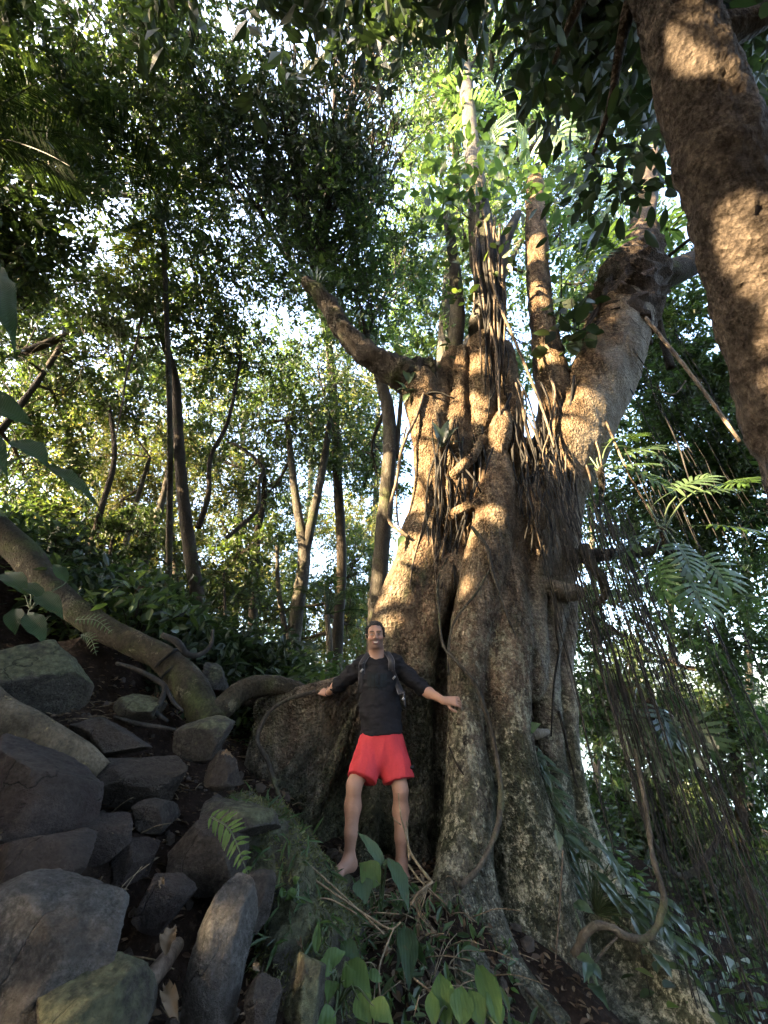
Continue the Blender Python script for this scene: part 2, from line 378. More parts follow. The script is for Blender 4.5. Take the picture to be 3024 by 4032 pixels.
def plain(name, col, rough=.7, spec=.3, bump=0., sc=60., var=.25):
    n = NT(name); c = n.mix(n.ramp(n.noise(sc * .3, 5), [(.3, 0.), (.7, 1.)]), tuple(x * (1 - var) for x in col), tuple(x * (1 + var) for x in col))
    return n.done(c, rough, n.bump(n.noise(sc, 4), bump) if bump else None, spec)

# ------------------------------------------------------------------ ground
GP = np.array([(0, 0, -.75), (0, 1.5, -.62), (0, 2.3, -.45), (0, 3.1, -.12), (-.4, 3.6, 0), (.2, 3.7, 0), (.2, 3.4, -.03), (-.5, 3.3, 0), (.6, 2.9, -.42), (1, 2.2, -.75), (2, 2, -1.2), (2, 3.5, -.95), (3, 4, -1.6), (4, 6, -2.6),
    (1.2, 4.5, -.4), (1.5, 6, -.5), (8, 8, -5), (6, 3, -3.5), (20, 20, -12), (-.7, 1.3, -.30), (-1.1, 2.0, .02), (-.7, 2.3, -.12), (-1.5, 2.8, .38), (-.8, 3.2, .22), (-.95, 3.9, .48), (-1.5, 4.2, .82),
    (-1.4, 3.4, .55), (-2.2, 4.0, 1.15), (-2.4, 3.2, 1.0), (-2.0, 2.2, .5), (-3, 4.3, 1.75), (-2.0, 6, 1.55), (-1.5, 8, 1.6), (0, 7, .7), (-1, 6, 1.1), (-4, 6, 2.5), (-5, 5, 2.9), (-8, 6, 4.2), (-4, 9, 2.2), (-8, 12, 3.0),
    (0, 14, -.2), (-2, 20, -2), (-15, 25, -1), (-3, 2, 1.2), (-5, 2, 2.5), (-3, 0, 1.0), (-8, 0, 4), (10, 30, -12), (-30, 10, 8), (0, 60, -14), (40, 60, -20), (-40, 60, -8), (-30, -15, 5), (30, -15, -10), (0, -10, -2.5)], float)
def ground(x, y):
    x, y = np.asarray(x, float), np.asarray(y, float); num = 0; den = 0
    for a, b, z in GP:
        wgt = 1 / ((x - a) ** 2 + (y - b) ** 2 + .04) ** 1.6; num = num + wgt * z; den = den + wgt
    z = num / den; p = np.stack([x, y, 0 * x], -1)
    z = z + .12 * np.exp(-(((x + 1.3) / .9) ** 2 + ((y - 2.6) / .9) ** 2))
    s_ = np.clip((x * .75 + y * .65 - 18) / 60, 0, 1); s_ = s_ * s_ * (3 - 2 * s_); z = z * (1 - s_) - 70 * s_
    near = np.exp(-((x ** 2 + (y - 4) ** 2) / 120))
    return z + (.07 * fbm(p * 1.7, 3) + .025 * fbm(p * 7 + 3, 2)) * near + .6 * fbm(p * .12, 2) * (1 - near)
def axis(lo, hi, fine, far):
    a = list(np.arange(lo, hi, fine)); s = fine; x = hi
    while x < far: a.append(x); s *= 1.22; x += s
    b = []; s = fine; x = lo - s
    while x > -far: b.append(x); s *= 1.22; x -= s
    return np.array(b[::-1] + a)
gx, gy = axis(-5.5, 4.5, .055, 700), axis(.4, 8, .055, 700)
X, Y = np.meshgrid(gx, gy, indexing='ij'); Z = ground(X, Y)
nx, ny = X.shape; i = np.arange(nx - 1)[:, None] * ny + np.arange(ny - 1)[None]
tag(solid('ground', np.stack([X, Y, Z], -1).reshape(-1, 3), np.stack([i, i + ny, i + ny + 1, i + 1], -1).reshape(-1, 4), M['soil']), kind='structure')

tag(solid('water', [(-1200, -1200, -36), (1200, -1200, -36), (1200, 1200, -36), (-1200, 1200, -36)], np.array([[0, 1, 2, 3]]), M['water']), kind='structure')
# ------------------------------------------------------------------ the great fig tree
FB = P(1930, 3500, 4.1); FB[2] = float(ground(FB[0], FB[1]))
fig = thing('fig_tree', 'huge old fig tree with many fused stems and buttress roots, behind the man', 'tree', FB)
def stem(vol, L, k=.10, **kw):
    pts = [P(a, b, y) for a, b, wd, y in L]; rad = [px(wd, p) / 2 for (a, b, wd, y), p in zip(L, pts)]
    sp = spline(pts, 4 * (len(pts) - 1) + 1); sr = np.interp(np.linspace(0, 1, len(sp)), np.linspace(0, 1, len(rad)), rad)
    vol.chain(sp, sr, k, **kw)
vol = Vol((-1.25, 2.75, -1.35), (3.4, 5.5, 6.6), .0185)
# core behind everything
stem(vol, [(1950, 3500, 500, 4.75), (1950, 2900, 400, 4.8), (1960, 2450, 390, 4.85), (1950, 2050, 340, 4.85), (1990, 1850, 280, 4.85)], .10)
stem(vol, [(1740, 1950, 130, 4.75), (1745, 2250, 190, 4.7), (1745, 2600, 230, 4.65), (1730, 3000, 260, 4.6), (1720, 3400, 280, 4.55)], .08)
# sunlit left stem running down into the big left buttress
stem(vol, [(1665, 1520, 150, 4.55), (1662, 1600, 128, 4.5), (1690, 1740, 118, 4.42), (1698, 1905, 124, 4.35), (1676, 2062, 150, 4.3), (1652, 2219, 185, 4.25), (1625, 2330, 215, 4.25), (1585, 2470, 240, 4.3), (1560, 2620, 230, 4.35), (1560, 2900, 230, 4.35), (1540, 3250, 220, 4.3)], .07)
# second stem, orange ridge to the right of the man's head
stem(vol, [(1812, 1760, 95, 4.3), (1815, 1905, 112, 4.22), (1802, 2100, 112, 4.18), (1778, 2220, 110, 4.12), (1730, 2330, 105, 4.08), (1680, 2470, 110, 4.08), (1655, 2600, 120, 4.15), (1640, 2800, 130, 4.2), (1640, 3200, 140, 4.2)], .05)
# front pillar the hand rests on
stem(vol, [(1941, 1770, 88, 4.2), (1950, 1930, 150, 4.12), (1936, 2100, 190, 4.05), (1902, 2300, 172, 3.95), (1862, 2430, 150, 3.88), (1842, 2570, 132, 3.82), (1836, 2740, 132, 3.78), (1836, 2920, 140, 3.74), (1850, 3100, 172, 3.7), (1838, 3280, 196, 3.62), (1806, 3520, 210, 3.52), (1795, 3760, 236, 3.36), (1830, 3960, 300, 3.2), (1850, 4100, 340, 3.1)], .05)
# second pillar to its right, then the broad brown face below it
stem(vol, [(1990, 2020, 150, 4.2), (2010, 2200, 140, 4.1), (1995, 2400, 165, 4.0), (1990, 2600, 170, 3.92), (1992, 2800, 178, 3.88), (2010, 3000, 200, 3.86), (2040, 3200, 260, 3.88), (2080, 3450, 330, 3.9), (2110, 3800, 420, 3.85)], .05)
# knobbly middle
stem(vol, [(2080, 2000, 190, 4.25), (2100, 2200, 130, 4.16), (2085, 2400, 120, 4.1), (2090, 2560, 130, 4.1), (2080, 2700, 110, 4.1)], .045)
# smooth pale columns on the right
stem(vol, [(2180, 1950, 220, 4.5), (2170, 2200, 190, 4.45), (2160, 2400, 130, 4.3), (2150, 2600, 110, 4.22), (2155, 2800, 110, 4.2), (2165, 3000, 120, 4.2), (2200, 3250, 150, 4.15), (2240, 3500, 180, 4.1)], .035)
stem(vol, [(2230, 2330, 80, 4.4), (2222, 2500, 82, 4.35), (2212, 2640, 74, 4.32), (2224, 2780, 84, 4.3), (2240, 2920, 84, 4.3), (2262, 3080, 90, 4.28), (2290, 3260, 110, 4.25), (2360, 3440, 120, 4.15), (2470, 3620, 120, 4.0), (2620, 3830, 120, 3.8), (2780, 4060, 130, 3.6)], .03)
# right hand limb base
stem(vol, [(2130, 1960, 260, 4.5), (2225, 1790, 250, 4.5), (2290, 1650, 200, 4.5)], .08)
# upper middle stems
stem(vol, [(1895, 1900, 150, 4.55), (1890, 1720, 118, 4.5), (1890, 1560, 128, 4.5), (1905, 1400, 132, 4.5), (1918, 1250, 132, 4.5)], .05)
stem(vol, [(1812, 1850, 90, 4.4), (1806, 1650, 76, 4.4), (1812, 1480, 62, 4.4), (1820, 1380, 48, 4.4)], .03)
stem(vol, [(2010, 1900, 120, 4.4), (2012, 1700, 92, 4.4), (2000, 1500, 84, 4.45), (1985, 1380, 70, 4.5)], .03)
stem(vol, [(1960, 1760, 66, 4.1), (1968, 1700, 84, 4.12), (1980, 1640, 60, 4.2)], .04)
stem(vol, [(2200, 1800, 200, 4.5), (2190, 1600, 130, 4.5), (2160, 1420, 112, 4.5), (2128, 1200, 90, 4.5)], .05)
stem(vol, [(1700, 1700, 120, 4.5), (1740, 1540, 110, 4.6), (1790, 1380, 70, 4.7)], .05)
# crosswise fused roots
stem(vol, [(1760, 2060, 44, 4.05), (1800, 2020, 52, 3.98), (1870, 1990, 50, 3.95)], .03)
stem(vol, [(2130, 2300, 50, 4.02), (2190, 2320, 62, 4.05), (2270, 2330, 56, 4.1)], .03)
stem(vol, [(1790, 1870, 44, 4.05), (1860, 1800, 40, 4.02), (1900, 1730, 40, 4.1)], .03)
# buttress fins: a ridge, and a web that runs from the ridge down to its foot
def fin(ridge, foot, r, rf, k=.06, n=15):
    a, b = spline(pxpath(ridge), n), spline(pxpath(foot), n)
    for q in range(n):
        m = .5 * (a[q] + b[q]) + np.array([0, .06, 0]); vol.cone(a[q], m, r, (r + rf) / 2, k); vol.cone(m, b[q], (r + rf) / 2, rf, k)
    for q in range(n - 1): vol.cone(a[q], a[q + 1], r * 1.25, r * 1.25, k)
fin([(1560, 2500, 4.3), (1470, 2610, 4.25), (1370, 2680, 4.2), (1262, 2728, 4.06), (1150, 2750, 4.1), (1040, 2790, 4.2), (930, 2810, 4.3)],
    [(1560, 3330, 4.25), (1450, 3290, 4.2), (1340, 3250, 4.15), (1240, 3200, 4.1), (1150, 3120, 4.1), (1060, 3040, 4.15), (960, 2980, 4.25)], .055, .12)
fin([(1425, 2740, 4.16), (1374, 2850, 4.02), (1337, 2953, 3.95), (1289, 3073, 3.88), (1223, 3206, 3.8), (1150, 3290, 3.75)], [(1420, 3280, 4.2), (1380, 3300, 4.15), (1330, 3300, 4.1), (1290, 3300, 4.0), (1230, 3310, 3.9), (1160, 3330, 3.8)], .035, .06, .05, 10)
fin([(1230, 2880, 4.1), (1175, 2990, 3.96), (1120, 3060, 3.9), (1060, 3130, 3.86)], [(1250, 3120, 4.1), (1200, 3130, 4.0), (1130, 3140, 3.95), (1070, 3160, 3.9)], .035, .05, .05, 8)
stem(vol, [(1455, 3020, 60, 4.2), (1450, 3200, 76, 4.05), (1440, 3330, 90, 3.95), (1420, 3420, 90, 3.85)], .06)
stem(vol, [(1560, 3000, 90, 4.25), (1600, 3250, 120, 4.1), (1640, 3420, 130, 3.95)], .06)
# foot roots at the front and right
stem(vol, [(1860, 3400, 150, 3.62), (1900, 3600, 120, 3.5), (1960, 3780, 110, 3.36), (2060, 3920, 110, 3.22), (2200, 4060, 120, 3.1)], .05)
stem(vol, [(1905, 3560, 60, 3.5), (1980, 3720, 50, 3.44), (2060, 3830, 46, 3.36), (2150, 3920, 44, 3.28)], .03)
stem(vol, [(1760, 3700, 120, 3.4), (1700, 3850, 110, 3.2), (1660, 4000, 110, 3.05)], .06)
fin([(2290, 3300, 4.22), (2400, 3520, 4.1), (2560, 3760, 3.9), (2720, 3990, 3.65)], [(2200, 3900, 4.1), (2300, 3960, 4.0), (2430, 4060, 3.8), (2560, 4160, 3.6)], .06, .1, .06, 10)
vol.noise(.030, 2.6, (1, 1, .40), 2); vol.noise(.008, 9, (1, 1, .4), 3); vol.noise(.006, 26, (1, 1, .8), 2)
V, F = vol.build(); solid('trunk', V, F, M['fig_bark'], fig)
vol = Vol((1.5, 3.9, 2.9), (4.9, 5.4, 8.1), .022)
stem(vol, [(2130, 1960, 240, 4.5), (2225, 1790, 270, 4.5), (2305, 1620, 240, 4.5), (2385, 1450, 238, 4.5), (2432, 1300, 222, 4.5), (2462, 1200, 205, 4.5)], .08)
stem(vol, [(2330, 1660, 130, 4.6), (2440, 1430, 110, 4.72), (2495, 1290, 100, 4.78)], .05)
stem(vol, [(2240, 1800, 120, 4.25), (2300, 1660, 90, 4.25), (2350, 1520, 60, 4.3)], .05)
vol.noise(.035, 2.4, (1, 1, .5), 2); vol.noise(.010, 9, (1, 1, .5), 3); vol.noise(.008, 24, (1, 1, .8), 2)
V, F = vol.build(); solid('limb', V, F, M['fig_bark'], fig)
vol = None
def part(name, L, wpx, mat, parent=fig, seg=14, n=None, rough=.14, freq=6., label=None):
    v, f = pxtube(L, wpx, seg, n, rough, freq); o = solid(name, v, f, mat, parent)
    if label: o['label'] = label
    return o
part('broken_branch', [(1700, 1490, 4.55), (1600, 1482, 4.5), (1500, 1430, 4.45), (1400, 1355, 4.4), (1330, 1265, 4.35), (1270, 1170, 4.3), (1205, 1110, 4.25)], [150, 130, 98, 86, 76, 64, 48], M['limb_dark'], seg=24, n=70, rough=.30, label='dark crooked branch stub with a broken end')
part('limb', [(2190, 1500, 4.5), (2150, 1350, 4.5), (2126, 1180, 4.5), (2112, 960, 4.5), (2106, 720, 4.5)], [120, 104, 88, 84, 66], M['fig_bark'], seg=18, n=30)
part('limb', [(1915, 1300, 4.5), (1930, 1150, 4.5), (1905, 1000, 4.5), (1890, 870, 4.5), (1850, 500, 4.9), (1820, 120, 5.2), (1800, -300, 5.5)], [140, 120, 110, 90, 56, 46, 40], M['bark_grey'], seg=16, n=36)
part('limb', [(1930, 1180, 4.5), (1965, 1060, 4.45), (1985, 960, 4.4), (2040, 840, 4.4)], [80, 60, 50, 30], M['bark_grey'])
part('limb', [(1780, 1420, 4.7), (1800, 1250, 4.75), (1790, 1050, 4.8), (1760, 850, 4.9)], [70, 60, 46, 34], M['bark_grey'])
part('limb', [(2420, 1330, 4.5), (2455, 1220, 4.5), (2490, 1100, 4.45), (2520, 1000, 4.4), (2540, 850, 4.4), (2570, 600, 4.5)], [236, 250, 236, 150, 80, 50], M['sheath'], seg=26, n=40, rough=.3, freq=5., label='dark fibrous wrapping round the top of the limb')
part('limb', [(2480, 1100, 4.4), (2600, 1090, 4.35), (2720, 1040, 4.3), (2850, 960, 4.3)], [130, 110, 90, 60], M['limb_dark'])
part('limb', [(2180, 2180, 4.3), (2300, 2190, 4.1), (2420, 2180, 4.0), (2560, 2170, 3.9), (2620, 2120, 3.9)], [60, 56, 46, 36, 20], M['limb_dark'])
part('root_knot', [(2070, 2900, 3.95), (2110, 2890, 3.9), (2160, 2880, 3.95)], [24, 44, 18], M['bark_pale'], seg=10)
part('curled_root', [(2300, 2150, 4.0), (2330, 2230, 3.95), (2375, 2290, 3.9), (2380, 2350, 3.9), (2340, 2380, 3.95)], [44, 40, 36, 30, 20], M['log'], seg=10)
# fibrous sheath strands wrapped round the right limb
r2 = np.random.default_rng(3)
for q in range(44):
    t = r2.uniform(0, 1); u0 = 2360 + 210 * t + r2.normal(0, 10); v0 = 1060 + r2.uniform(-40, 60)
    part('fibre', [(u0 + 40, v0, 4.22), (u0 + 5, v0 + 110, 4.19), (u0 - 45 + r2.normal(0, 15), v0 + 210 + r2.normal(0, 30), 4.18), (u0 - 100 + r2.normal(0, 20), v0 + 270 + r2.normal(0, 40), 4.24)], [16, 13, 8, 5], M['sheath'], seg=5, rough=.2)
# thin roots that run down over the bark
for L in ([(1858, 1930, 4.0), (1830, 2060, 3.92), (1795, 2190, 3.95), (1790, 2320, 3.9)], [(1880, 1900, 4.0), (1810, 2080, 3.93), (1770, 2230, 3.98), (1760, 2400, 3.98)],
          [(1742, 1960, 4.1), (1758, 2100, 4.0), (1752, 2260, 4.0), (1735, 2400, 3.98)], [(1770, 1880, 4.05), (1775, 2080, 3.97), (1765, 2280, 3.97)],
          [(1755, 1720, 4.2), (1790, 1800, 4.08), (1860, 1880, 3.95), (1900, 1950, 3.9)], [(1650, 1560, 4.3), (1720, 1545, 4.25), (1790, 1570, 4.25)],
          [(2184, 2320, 4.0), (2190, 2480, 4.02), (2200, 2560, 4.1), (2180, 2700, 4.02), (2170, 2900, 4.02)], [(2200, 2800, 4.05), (2225, 2900, 4.05), (2260, 3050, 4.1), (2275, 3100, 4.1)],
          [(1720, 1800, 4.15), (1735, 1960, 4.12), (1765, 2060, 4.0)], [(2225, 1620, 4.1), (2215, 1760, 4.1), (2240, 1880, 4.1)], [(2290, 1560, 4.1), (2310, 1700, 4.12), (2290, 1850, 4.15)],
          [(2260, 1480, 4.1), (2235, 1640, 4.08), (2170, 1760, 4.05), (2120, 1860, 4.05)], [(2330, 1500, 4.15), (2280, 1640, 4.1), (2215, 1780, 4.08), (2150, 1850, 4.05)]):
    part('climbing_root', L, [11, 9, 6], M['root_hang'], seg=6, rough=.1)
for q in range(22):
    u0 = r2.uniform(1850, 1975); v0 = r2.uniform(850, 1150); pts = [(u0, v0, 4.25)]; n = 5
    for k in range(1, n): u0 += r2.normal(6, 14); pts.append((u0, v0 + k * r2.uniform(90, 150), 4.25 - .03 * k))
    part('climbing_root', pts, [r2.uniform(6, 16), 9, 6], M['root_hang' if q % 3 else 'liana'], seg=5, rough=.2)
for q in range(46):
    u0 = r2.uniform(1990, 2330); v0 = r2.uniform(1480, 1800); y0 = 4.16 - .0 * q; pts = [(u0, v0, y0)]; n = 6; du = r2.normal(2, 16)
    for k in range(1, n): u0 += du + r2.normal(0, 12); v0 += r2.uniform(50, 110); pts.append((u0, v0, max(3.82, y0 - .055 * k)))
    part('climbing_root', pts, [r2.uniform(5, 13), 8, 5], M['root_hang' if q % 4 else 'liana'], seg=5, rough=.2)
for q in range(26):
    u0 = r2.uniform(1700, 1900); v0 = r2.uniform(1650, 1950); pts = [(u0, v0, 4.12)]; n = 6; du = r2.normal(0, 12)
    for k in range(1, n): u0 += du + r2.normal(0, 12); v0 += r2.uniform(50, 110); pts.append((u0, v0, max(3.90, 4.10 - .04 * k)))
    part('climbing_root', pts, [r2.uniform(5, 12), 8, 5], M['root_hang' if q % 3 else 'liana'], seg=5, rough=.2)
# the curtain of hanging roots on the right
r2 = np.random.default_rng(21)
for q in range(150):
    t = r2.beta(1.1, 1.2); u0 = 2075 + 400 * t + r2.normal(0, 30); v0 = 1820 + 260 * t + r2.normal(0, 70); y0 = r2.uniform(3.45, 4.05) if t > .25 else r2.uniform(3.65, 3.9)
    if q > 118: u0 = r2.uniform(2430, 2680); v0 = r2.uniform(1250, 2150); y0 = r2.uniform(3.7, 4.3)
    p0 = P(u0, v0, y0); L = r2.uniform(3.0, 5.4) if q <= 118 else r2.uniform(.8, 5.2)
    if q % 9 == 0: L *= .5
    n = 8; pts = [p0]; dr = r2.normal(0, .045, 2) + np.array([.10, -.06]); ph = r2.uniform(0, 6.28, 2)
    for s in range(1, n + 1):
        a = s / n; pts.append(p0 + np.array([dr[0] * a * L * .35 + .02 * math.sin(5 * a + ph[0]) + r2.normal(0, .012), dr[1] * a * L * .35 + .02 * math.sin(4 * a + ph[1]) + r2.normal(0, .012), -L * a]))
    w0 = r2.choice([.0026, .0036, .0048, .008], p=[.35, .35, .22, .08])
    v, f = tube(pts, [w0, w0 * .8, w0 * 1.1, w0 * .7, w0 * .3], 5, 20, .25, 15); solid('aerial_root', v, f, M['root_hang'], fig)

# ------------------------------------------------------------------ leaning tree at the right edge
def ptree(L): return np.array([PD(*q) for q in L])
rt = ptree([(3560, 2500, 2.5), (3300, 2000, 2.65), (3115, 1500, 2.8), (2960, 1000, 2.9), (2800, 500, 3.0), (2645, 0, 3.15), (2550, -400, 3.4), (2450, -800, 3.9)])
rb = rt[0] + (rt[0] - rt[1]) * 1.1; rb[2] = float(ground(rb[0], rb[1])) - .2
RT = thing('leaning_tree', 'thick rough-barked tree leaning in from the right edge with bands of sunlight', 'tree', rb)
v, f = tube(np.vstack([rb, rt]), [.42, .33, .32, .31, .29, .268, .245, .23, .20], 110, 330, .10, 2.5)
ax_ = spline(np.vstack([rb, rt]), 330); nn = v - np.vstack([np.repeat(ax_, 110, 0), ax_[:1], ax_[-1:]])
v = v + unit(nn) * (.016 * fbm(v * [9, 9, 5], 3) + .010 * np.abs(fbm(v * [24, 24, 12], 2)) - .014 * np.maximum(0, fbm(v * 14 + 5, 2) - .35) * 3)[:, None]; solid('trunk', v, f, M['bark_right'], RT)
for L, wd in (([(2800, 150, 3.05), (2920, 110, 3.0), (3030, 50, 2.95), (3200, -60, 2.9)], [150, 100, 80, 60]), ([(2480, -250, 3.2), (2350, -100, 3.4), (2250, 80, 3.7), (2180, 250, 4.0)], [120, 60, 34, 16]), ([(2560, -300, 3.3), (2450, 150, 3.5), (2400, 420, 3.7), (2330, 620, 3.9)], [90, 40, 26, 12])):
    p = ptree(L); v, f = tube(p, [px(a, q) / 2 for a, q in zip(wd, p)], 10, 16, .15); solid('branch', v, f, M['bark_right'], RT)

# ------------------------------------------------------------------ boulders
def ico(n):
    import bmesh
    b = bmesh.new(); bmesh.ops.create_icosphere(b, subdivisions=n, radius=1); v = np.array([x.co[:] for x in b.verts]); f = np.array([[q.index for q in x.verts] for x in b.faces]); b.free(); return v, f
ICO = ico(5); ICO4 = ico(4)
def rock_shape(seed, r, cuts=11, rough=.05):
    g = np.random.default_rng(seed); v = ICO[0].copy()
    for q in range(cuts):
        nrm = unit(g.normal(size=3) * np.array([1, 1, .9])); d = g.uniform(.50, .80); e = v @ nrm - d
        v -= np.maximum(e, 0)[:, None] * nrm * .995
    nz = fbm(v * 1.2 + seed, 2); v = v * (1 + .06 * nz)[:, None]
    v = v * np.asarray(r); s = float(np.mean(r))
    return v + unit(v) * (rough * s * .35 * fbm(v / s * 4 + seed, 3) + .030 * s * -np.abs(fbm(v / s * 9 + seed, 3)) + .010 * s * fbm(v / s * 26 + seed, 2))[:, None]
def rock(u, v, Y, hw, hh, hd, mat, label, seed, rot=(0, 0, 0), cuts=13, group=None, name='boulder'):
    c = P(u, v, Y); k = px(1, c); vv = rock_shape(seed, (hw * k, hd, hh * k), cuts)
    R = np.array(Matrix.Rotation(math.radians(rot[2]), 3, 'Z') @ Matrix.Rotation(math.radians(rot[1]), 3, 'Y') @ Matrix.Rotation(math.radians(rot[0]), 3, 'X'))
    return tag(solid(name, vv @ R.T + c, ICO[1], M[mat], origin=c), label, 'rock', group)
rock(110, 3135, 2.55, 330, 210, .38, 'rock_red', 'big rounded purplish boulder at the left edge below the pale log', 1, (0, 18, 5))
rock(560, 3075, 3.0, 275, 105, .26, 'rock', 'long flat-topped brown block above the dark hollow', 2, (0, 3, 0), 16)
rock(230, 3700, 1.85, 370, 205, .30, 'rock_pale', 'large grey angular boulder at the bottom left', 3, (0, 12, -8), 15)
rock(870, 3810, 2.05, 125, 290, .10, 'rock_pale', 'tall grey stone slab leaning upright at the bottom', 34, (-12, 7, 10), 10, name='stone_slab')
rock(790, 2930, 3.25, 160, 105, .2, 'rock_moss', 'green-tinged pointed boulder beside the big root', 5, (0, -8, 0), 14)
rock(110, 2680, 3.15, 240, 215, .40, 'rock_mossy', 'large mossy boulder at the left edge under the fallen log', 6, (0, 20, 0))
rock(790, 3370, 2.65, 175, 185, .26, 'rock', 'dark rounded boulder below the fern frond', 7)
rock(930, 3240, 2.8, 180, 105, .24, 'rock_moss', 'grey block with mossy top beside the mossy root', 8, (0, 5, 0), 15)
rock(330, 4010, 1.72, 240, 160, .22, 'rock_mossy', 'mossy rock at the bottom edge under the grey boulder', 9)
rock(140, 3440, 2.2, 250, 150, .28, 'rock_red', 'reddish crumbling rock between the two left boulders', 10)
rock(1195, 3930, 2.15, 105, 180, .14, 'rock_mossy', 'narrow moss-edged rock beside the leafy plant at the bottom', 11, (0, -8, 0))
rock(1035, 3985, 2.0, 80, 110, .10, 'rock', 'small grey stone between the slab and the moss-edged rock', 12)
rock(420, 2905, 3.1, 180, 80, .26, 'rock', 'low brown rock behind the pale log end', 13, (0, 6, 0))
rock(560, 2790, 3.5, 105, 62, .2, 'rock_mossy', 'low green mossy stone left of the twisted roots', 14)
rock(885, 3030, 3.0, 90, 70, .16, 'rock', 'small dark stone with a dry leaf lying on it', 15)
rock(845, 2680, 4.35, 75, 85, .2, 'rock_moss', 'squarish stone standing behind the ringed log end', 16)
rock(610, 3225, 2.75, 105, 62, .18, 'rock', 'wedge-shaped stone under the long flat block', 17, (0, 14, 0))
rock(530, 3390, 2.55, 95, 95, .16, 'rock_red', 'dark stone in the hollow below the wedge-shaped stone', 18)
rock(400, 3300, 2.55, 130, 90, .18, 'rock_red', 'dark red stone tucked beside the big left boulder', 19)
rock(640, 3560, 2.35, 130, 100, .2, 'rock_red', 'low dark stone behind the dry curled leaf', 20)
rock(760, 2560, 4.9, 60, 40, .2, 'rock_moss', 'small stone high on the bank behind the log', 22)
rock(1000, 3560, 2.45, 120, 110, .2, 'rock', 'dark stone under the mossy root mound', 23)
rock(1010, 2735, 4.35, 120, 60, .2, 'rock', 'grey hump of stone beside the surface root', 24)

# ------------------------------------------------------------------ logs and surface roots
def log(name, L, wpx, mat, label, cat='log', seg=28, n=50, rough=.12, freq=3.):
    pts = pxpath(L); c = pts.mean(0); c[2] = pts[:, 2].min(); v, f = pxtube(L, wpx, seg, n, rough, freq); return tag(solid(name, v, f, M[mat], origin=c), label, cat)
o = log('fallen_log', [(-180, 1960, 4.1), (60, 2150, 4.1), (210, 2330, 4.0), (330, 2425, 3.95), (440, 2490, 3.92), (550, 2545, 3.9), (640, 2590, 3.88), (700, 2645, 3.85), (750, 2710, 3.8), (800, 2800, 3.75), (830, 2860, 3.7)],
    [120, 110, 100, 96, 94, 94, 98, 112, 124, 124, 120], 'log', 'long mossy fallen log sloping down the bank to the surface roots')
for a, b in ((668, 2612), (690, 2655)):
    c = P(a, b, 3.86); t = unit(P(700, 2645, 3.85) - P(640, 2590, 3.88)); s = unit(np.cross(t, [0, 0, 1])); u2 = np.cross(s, t); r = px(58, c)
    pts = [c + r * (math.cos(q) * s + math.sin(q) * u2) + t * .012 * math.sin(3 * q) for q in np.linspace(-.5, 3.7, 12)]
    v, f = tube(pts, [.012, .018, .012], 7, 30, .1); solid('wrapping_root', v, f, M['root_hang'], o)
log('surface_root', [(780, 2840, 3.72), (870, 2790, 3.8), (960, 2720, 3.95), (1060, 2700, 4.05), (1160, 2715, 4.12), (1260, 2760, 4.2)], [130, 92, 88, 80, 66, 50], 'log', 'thick smooth root running from the log end towards the great tree', 'root')
log('rotten_log', [(-160, 2720, 2.75), (0, 2830, 2.78), (160, 2910, 2.82), (300, 2990, 2.86), (395, 3050, 2.9)], [170, 150, 140, 130, 90], 'log_pale', 'pale rotten log end with yellow lichen at the left edge', n=40)
log('bare_root', [(480, 4040, 1.85), (560, 3900, 1.95), (640, 3800, 2.02), (700, 3720, 2.12)], [84, 76, 66, 50], 'root_tan', 'smooth tan root sloping between the grey boulder and the slab', 'root', 16, 20, .06)
log('creeping_root', [(640, 2500, 3.72), (700, 2530, 3.7), (735, 2575, 3.7), (785, 2578, 3.75), (830, 2540, 3.8), (838, 2480, 3.85)], [22, 26, 26, 20, 16, 12], 'root_hang', 'snaking grey root curling over the upper side of the log', 'root', 8, 30, .1)
log('creeping_root', [(460, 2612, 3.6), (545, 2640, 3.58), (620, 2680, 3.56), (650, 2710, 3.55), (630, 2770, 3.5), (608, 2800, 3.48), (660, 2840, 3.45)], [14, 18, 20, 22, 22, 18, 14], 'root_hang', 'zigzag grey root hanging below the log over the mossy stone', 'root', 8, 30, .1)
log('creeping_root', [(450, 2820, 3.35), (540, 2850, 3.33), (640, 2865, 3.32), (720, 2880, 3.35)], [12, 18, 16, 10], 'root_hang', 'thin straight root lying across the gap left of the pointed boulder', 'root', 8, 20, .1)
log('creeping_root', [(650, 2700, 3.55), (680, 2760, 3.52), (720, 2800, 3.5)], [16, 16, 10], 'root_hang', 'short root bridging the zigzag root and the log end', 'root', 8, 14, .1)

# mossy root mound on which the man's right foot stands
mv = Vol((-1.35, 2.0, -.9), (.25, 3.95, .75), .02)
stem(mv, [(930, 3215, 110, 3.3), (1030, 3300, 180, 3.25), (1130, 3450, 220, 3.22), (1220, 3600, 230, 3.22), (1300, 3760, 220, 3.15), (1380, 3930, 200, 3.0)], .08)
stem(mv, [(970, 3270, 150, 3.0), (1060, 3420, 220, 2.9), (1150, 3620, 240, 2.75), (1170, 3850, 230, 2.55)], .1)
stem(mv, [(1250, 3510, 120, 3.42), (1330, 3535, 120, 3.5), (1420, 3560, 120, 3.55)], .06)
stem(mv, [(1200, 3500, 200, 3.0), (1280, 3700, 220, 2.9), (1300, 3950, 220, 2.7)], .1)
mv.noise(.05, 5, (1, 1, .6), 3); mv.noise(.015, 22, (1, 1, .5), 2)
V, F = mv.build(); mc = V.mean(0); MOUND = tag(solid('root_mound', V, F, M['rock_mossy'], origin=mc), 'mossy root mound under the man\'s bare foot', 'root')
